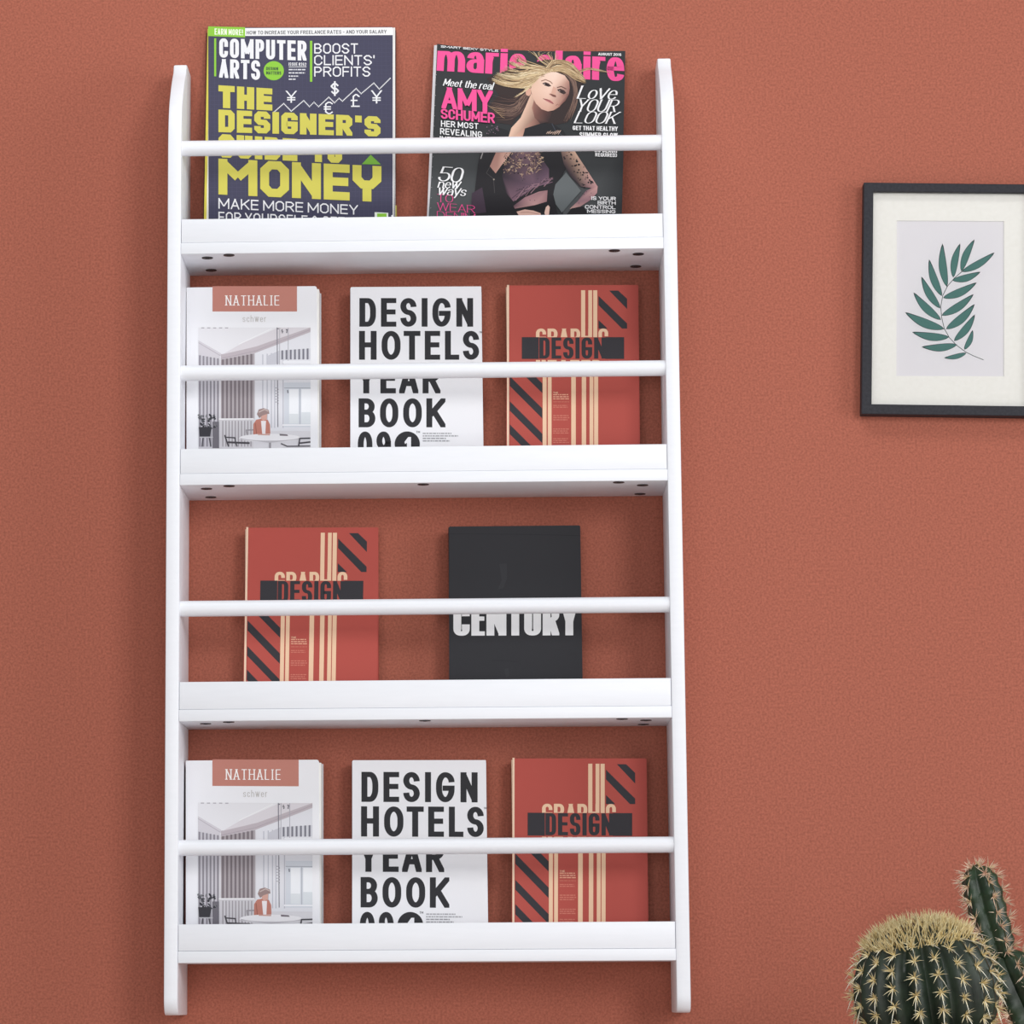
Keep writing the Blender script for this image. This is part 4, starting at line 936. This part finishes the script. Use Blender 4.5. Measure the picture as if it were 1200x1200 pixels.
# ---------------------------------------------------------------- cacti in tall clay planters (the planters stand below the frame)
def frames(path):
    out_ = []; up = Vector((0, -1, 0))
    for i in range(len(path)):
        t = (path[min(i + 1, len(path) - 1)] - path[max(i - 1, 0)]).normalized()
        e1 = (up - t * up.dot(t)).normalized(); e2 = t.cross(e1)
        out_.append((t, e1, e2))
    return out_
def ribbed(bm, path, radii, nrib, amp, per=10, sharp=1.6, ph=0.0, wave=None):
    fr_ = frames(path); rings = []
    N = nrib * per
    for i, P in enumerate(path):
        t, e1, e2 = fr_[i]; ring_ = []
        for j in range(N):
            th = 2 * math.pi * j / N
            c = abs(math.cos((th - ph) * nrib / 2)) ** sharp              # 1 on a ridge, 0 in a groove
            w_ = 1 + (wave(i, c) if wave else 0)
            r_ = radii[i] * (1 - amp * (1 - c)) * w_
            ring_.append(bm.verts.new(P + e1 * (r_ * math.cos(th)) + e2 * (r_ * math.sin(th))))
        rings.append(ring_)
    for a_, c_ in zip(rings, rings[1:]):
        for j in range(N): bm.faces.new((a_[j], a_[(j + 1) % N], c_[(j + 1) % N], c_[j]))
    bm.faces.new(rings[0][::-1]); bm.faces.new(rings[-1])
    bmesh.ops.recalc_face_normals(bm, faces=bm.faces)
    return fr_
def spike(bm, L, p, d, ln, r_, col, bend=Vector((0, 0, 0)), col2=None):
    d = d.normalized(); s = d.orthogonal().normalized(); u = d.cross(s)
    mid = p + d * ln * .5; tip = p + d * ln + bend * ln
    ra = [bm.verts.new(p + (s * math.cos(k * 2.094) + u * math.sin(k * 2.094)) * r_) for k in range(3)]
    rb = [bm.verts.new(mid + (s * math.cos(k * 2.094) + u * math.sin(k * 2.094)) * r_ * .72) for k in range(3)]
    tv = bm.verts.new(tip)
    for k in range(3):
        f = bm.faces.new((ra[k], ra[(k + 1) % 3], rb[(k + 1) % 3], rb[k])); g = bm.faces.new((rb[k], rb[(k + 1) % 3], tv))
        for q, cc in ((f, col), (g, col2 or col)):
            for l in q.loops: l[L] = lin(cc)
def planter(root, x, y, zt_, R_, name='planter'):
    bm = bmesh.new(); n = 48
    pr_ = [(0.0, 0.0), (R_ * .72, 0.0), (R_ * .97, zt_ - .03), (R_ * 1.04, zt_ - .03), (R_ * 1.04, zt_), (R_ * .92, zt_), (R_ * .9, zt_ - .02), (0.0, zt_ - .02)]
    rings = []
    for r_, z in pr_:
        rings.append([bm.verts.new((x + r_ * math.cos(2 * math.pi * j / n), y + r_ * math.sin(2 * math.pi * j / n), z)) for j in range(n)] if r_ else [bm.verts.new((x, y, z))])
    for A, B in zip(rings, rings[1:]):
        for j in range(n):
            k = (j + 1) % n
            if len(A) == 1: bm.faces.new((A[0], B[k], B[j]))
            elif len(B) == 1: bm.faces.new((A[j], A[k], B[0]))
            else: bm.faces.new((A[j], A[k], B[k], B[j]))
    bmesh.ops.recalc_face_normals(bm, faces=bm.faces)
    pot = obj(name, bm, M_POT, root, 40)
    bm = bmesh.new()
    bmesh.ops.create_cone(bm, cap_ends=True, segments=48, radius1=R_ * .89, radius2=R_ * .86, depth=.016, matrix=Matrix.Translation((x, y, zt_ - .0115)))
    obj('soil', bm, M_SOIL, pot)

# barrel cactus
rnd = random.Random(7)
BY = -.42
c0 = at(1085, 1162, BY)
bar = thing('barrel_cactus', 'round dark green barrel cactus with a crown of dense cream spines', 'cactus', (c0.x, c0.y, 0))
cz = c0.z; RB_, RZ = .0755, .072
path, rad = [], []
for i in range(41):
    ph = math.radians(-72 + 160 * i / 40)
    path.append(Vector((0, 0, cz + RZ * math.sin(ph)))); rad.append(RB_ * max(math.cos(ph), .03) ** .82)
bm = bmesh.new(); NR = 19
ribbed(bm, path, rad, NR, .15, 10, 1.3, ph=.08)
obj('body', bm, M_BODY, bar, 60)
def barrel_pt(th, ph):
    r_ = RB_ * max(math.cos(ph), .03) ** .82
    # e1 = -y, e2 = t x e1 with t = +z -> (0,0,1)x(0,-1,0) = (1,0,0)
    p = Vector((math.sin(th) * r_, -math.cos(th) * r_, cz + RZ * math.sin(ph)))
    n_ = Vector((math.sin(th) * math.cos(ph), -math.cos(th) * math.cos(ph), math.sin(ph))).normalized()
    return p, n_
bm = bmesh.new(); L = bm.loops.layers.float_color.new('ink')
YC = [(228, 210, 158), (214, 194, 140), (236, 222, 178), (198, 176, 124)]
for j in range(NR):
    th = 2 * math.pi * j / NR + .08
    for i in range(8):
        ph = math.radians(-52 + i * 14.5 + (j % 2) * 7)
        if ph > math.radians(52): continue
        p, n_ = barrel_pt(th + rnd.uniform(-.02, .02), ph)
        upv = (Vector((0, 0, 1)) - n_ * n_.z).normalized(); sd = n_.cross(upv)
        for q in range(10):
            an = 2 * math.pi * q / 10 + rnd.uniform(-.25, .25)
            d = (upv * math.cos(an) + sd * math.sin(an)) * rnd.uniform(.75, 1.1) + n_ * rnd.uniform(.35, .8)
            spike(bm, L, p - n_ * .001, d, rnd.uniform(.008, .0135), .00062, rnd.choice(YC), Vector((0, 0, -.08)), (226, 214, 178))
        d = -upv * 1.0 + sd * rnd.uniform(-.55, .3) + n_ * .55
        spike(bm, L, p, d, rnd.uniform(.016, .021), .0007, (226, 218, 190), Vector((0, 0, -.12)), (238, 234, 218))
        for q in range(3): spike(bm, L, p, n_ + sd * rnd.uniform(-.7, .7) + upv * rnd.uniform(-.4, .7), rnd.uniform(.009, .014), .0007, rnd.choice(YC))
obj('spines', bm, M_SPINE, bar)
bm = bmesh.new(); L = bm.loops.layers.float_color.new('ink')
for q in range(900):
    ph = math.asin(rnd.uniform(math.sin(math.radians(46)), 1)); th = rnd.uniform(0, 2 * math.pi)
    p, n_ = barrel_pt(th, ph)
    d = n_ * rnd.uniform(.6, 1) + Vector((rnd.uniform(-.6, .6), rnd.uniform(-.6, .6), rnd.uniform(.1, .6)))
    spike(bm, L, p - n_ * .002, d, rnd.uniform(.010, .0185), .00085, rnd.choice(YC), Vector((0, 0, 0)), rnd.choice([(240, 228, 184), (228, 210, 158)]))
obj('crown_spines', bm, M_SPINE, bar)
tilt = Matrix.Translation((0, 0, cz)) @ Matrix.Rotation(math.radians(-8), 4, 'Y') @ Matrix.Rotation(math.radians(7), 4, 'X') @ Matrix.Translation((0, 0, -cz))
for o in bar.children: o.data.transform(tilt)
zt_ = at(1085, 1222, BY - .08).z
planter(bar, 0, 0, zt_, .088)

# jointed column cactus
CY = -.19
def colpt(px, py, dy=0): return at(px, py, CY + dy)
base = colpt(1226, 1236)
col = thing('column_cactus', 'slim jointed ribbed column cactus with pale spine tufts behind the barrel cactus', 'cactus', (base.x, base.y, 0))
off = Vector((base.x, base.y, 0))
S = bpy.data.objects
PKC = [(222, 186, 160), (206, 166, 142), (232, 206, 178), (216, 196, 150)]
def joint(pts, rmax, nrib, ph, amp, tuft, name):
    m = len(pts) - 1; path, rad = [], []
    n = 44
    for i in range(n + 1):
        t = i / n; f = t * m; a_ = min(int(f), m - 1); g = f - a_
        P = pts[a_].lerp(pts[a_ + 1], g) - off
        path.append(P)
        rr = rmax * min(1, (t / .16) ** .5 * .4 + .6 if t < .16 else 1)
        rr *= .80 + .20 * math.sin(math.pi * min(t / .75, 1) * .5 + .0)
        if t > .55: rr *= max((max(1 - ((t - .55) / .45) ** 2.2, 0)) ** .6, .06)
        rad.append(rr)
    bm = bmesh.new()
    fr_ = ribbed(bm, path, rad, nrib, amp, 12, 1.25, ph, lambda i, c: .05 * c * math.sin(i * 2 * math.pi / 6.3))
    st = obj(name, bm, M_STEM, col, 60)
    bm = bmesh.new(); L = bm.loops.layers.float_color.new('ink')
    for j in range(nrib):
        th = ph + 2 * math.pi * j / nrib
        i = 3 + (j % 2) * 2.5
        while i < n + .5:
            ii = min(int(i), n); t_, e1, e2 = fr_[ii]
            nn = (e1 * math.cos(th) + e2 * math.sin(th))
            P = path[ii] + nn * rad[ii]
            if ii > n * .9: nn = (nn + t_ * 1.2).normalized()
            for q in range(16):
                d = nn * rnd.uniform(.5, 1) + Vector((rnd.uniform(-.8, .8), rnd.uniform(-.8, .8), rnd.uniform(-.7, .9)))
                spike(bm, L, P - nn * .0008, d, rnd.uniform(.6, 1.1) * tuft, .0006, rnd.choice(PKC), Vector((0, 0, 0)), (230, 208, 184))
            i += 5.6
    obj('spines', bm, M_SPINE, st)
joint([colpt(1174, 1124), colpt(1166, 1098), colpt(1155, 1062), colpt(1147, 1030), colpt(1143, 1013)], .0225, 5, .35, .36, .0145, 'stem_joint')
joint([base + Vector((0, 0, -.03)), colpt(1210, 1190), colpt(1192, 1150), colpt(1174, 1112)], .031, 5, .2, .34, .0135, 'stem_joint')
planter(col, 0, 0, base.z - .006, .062)
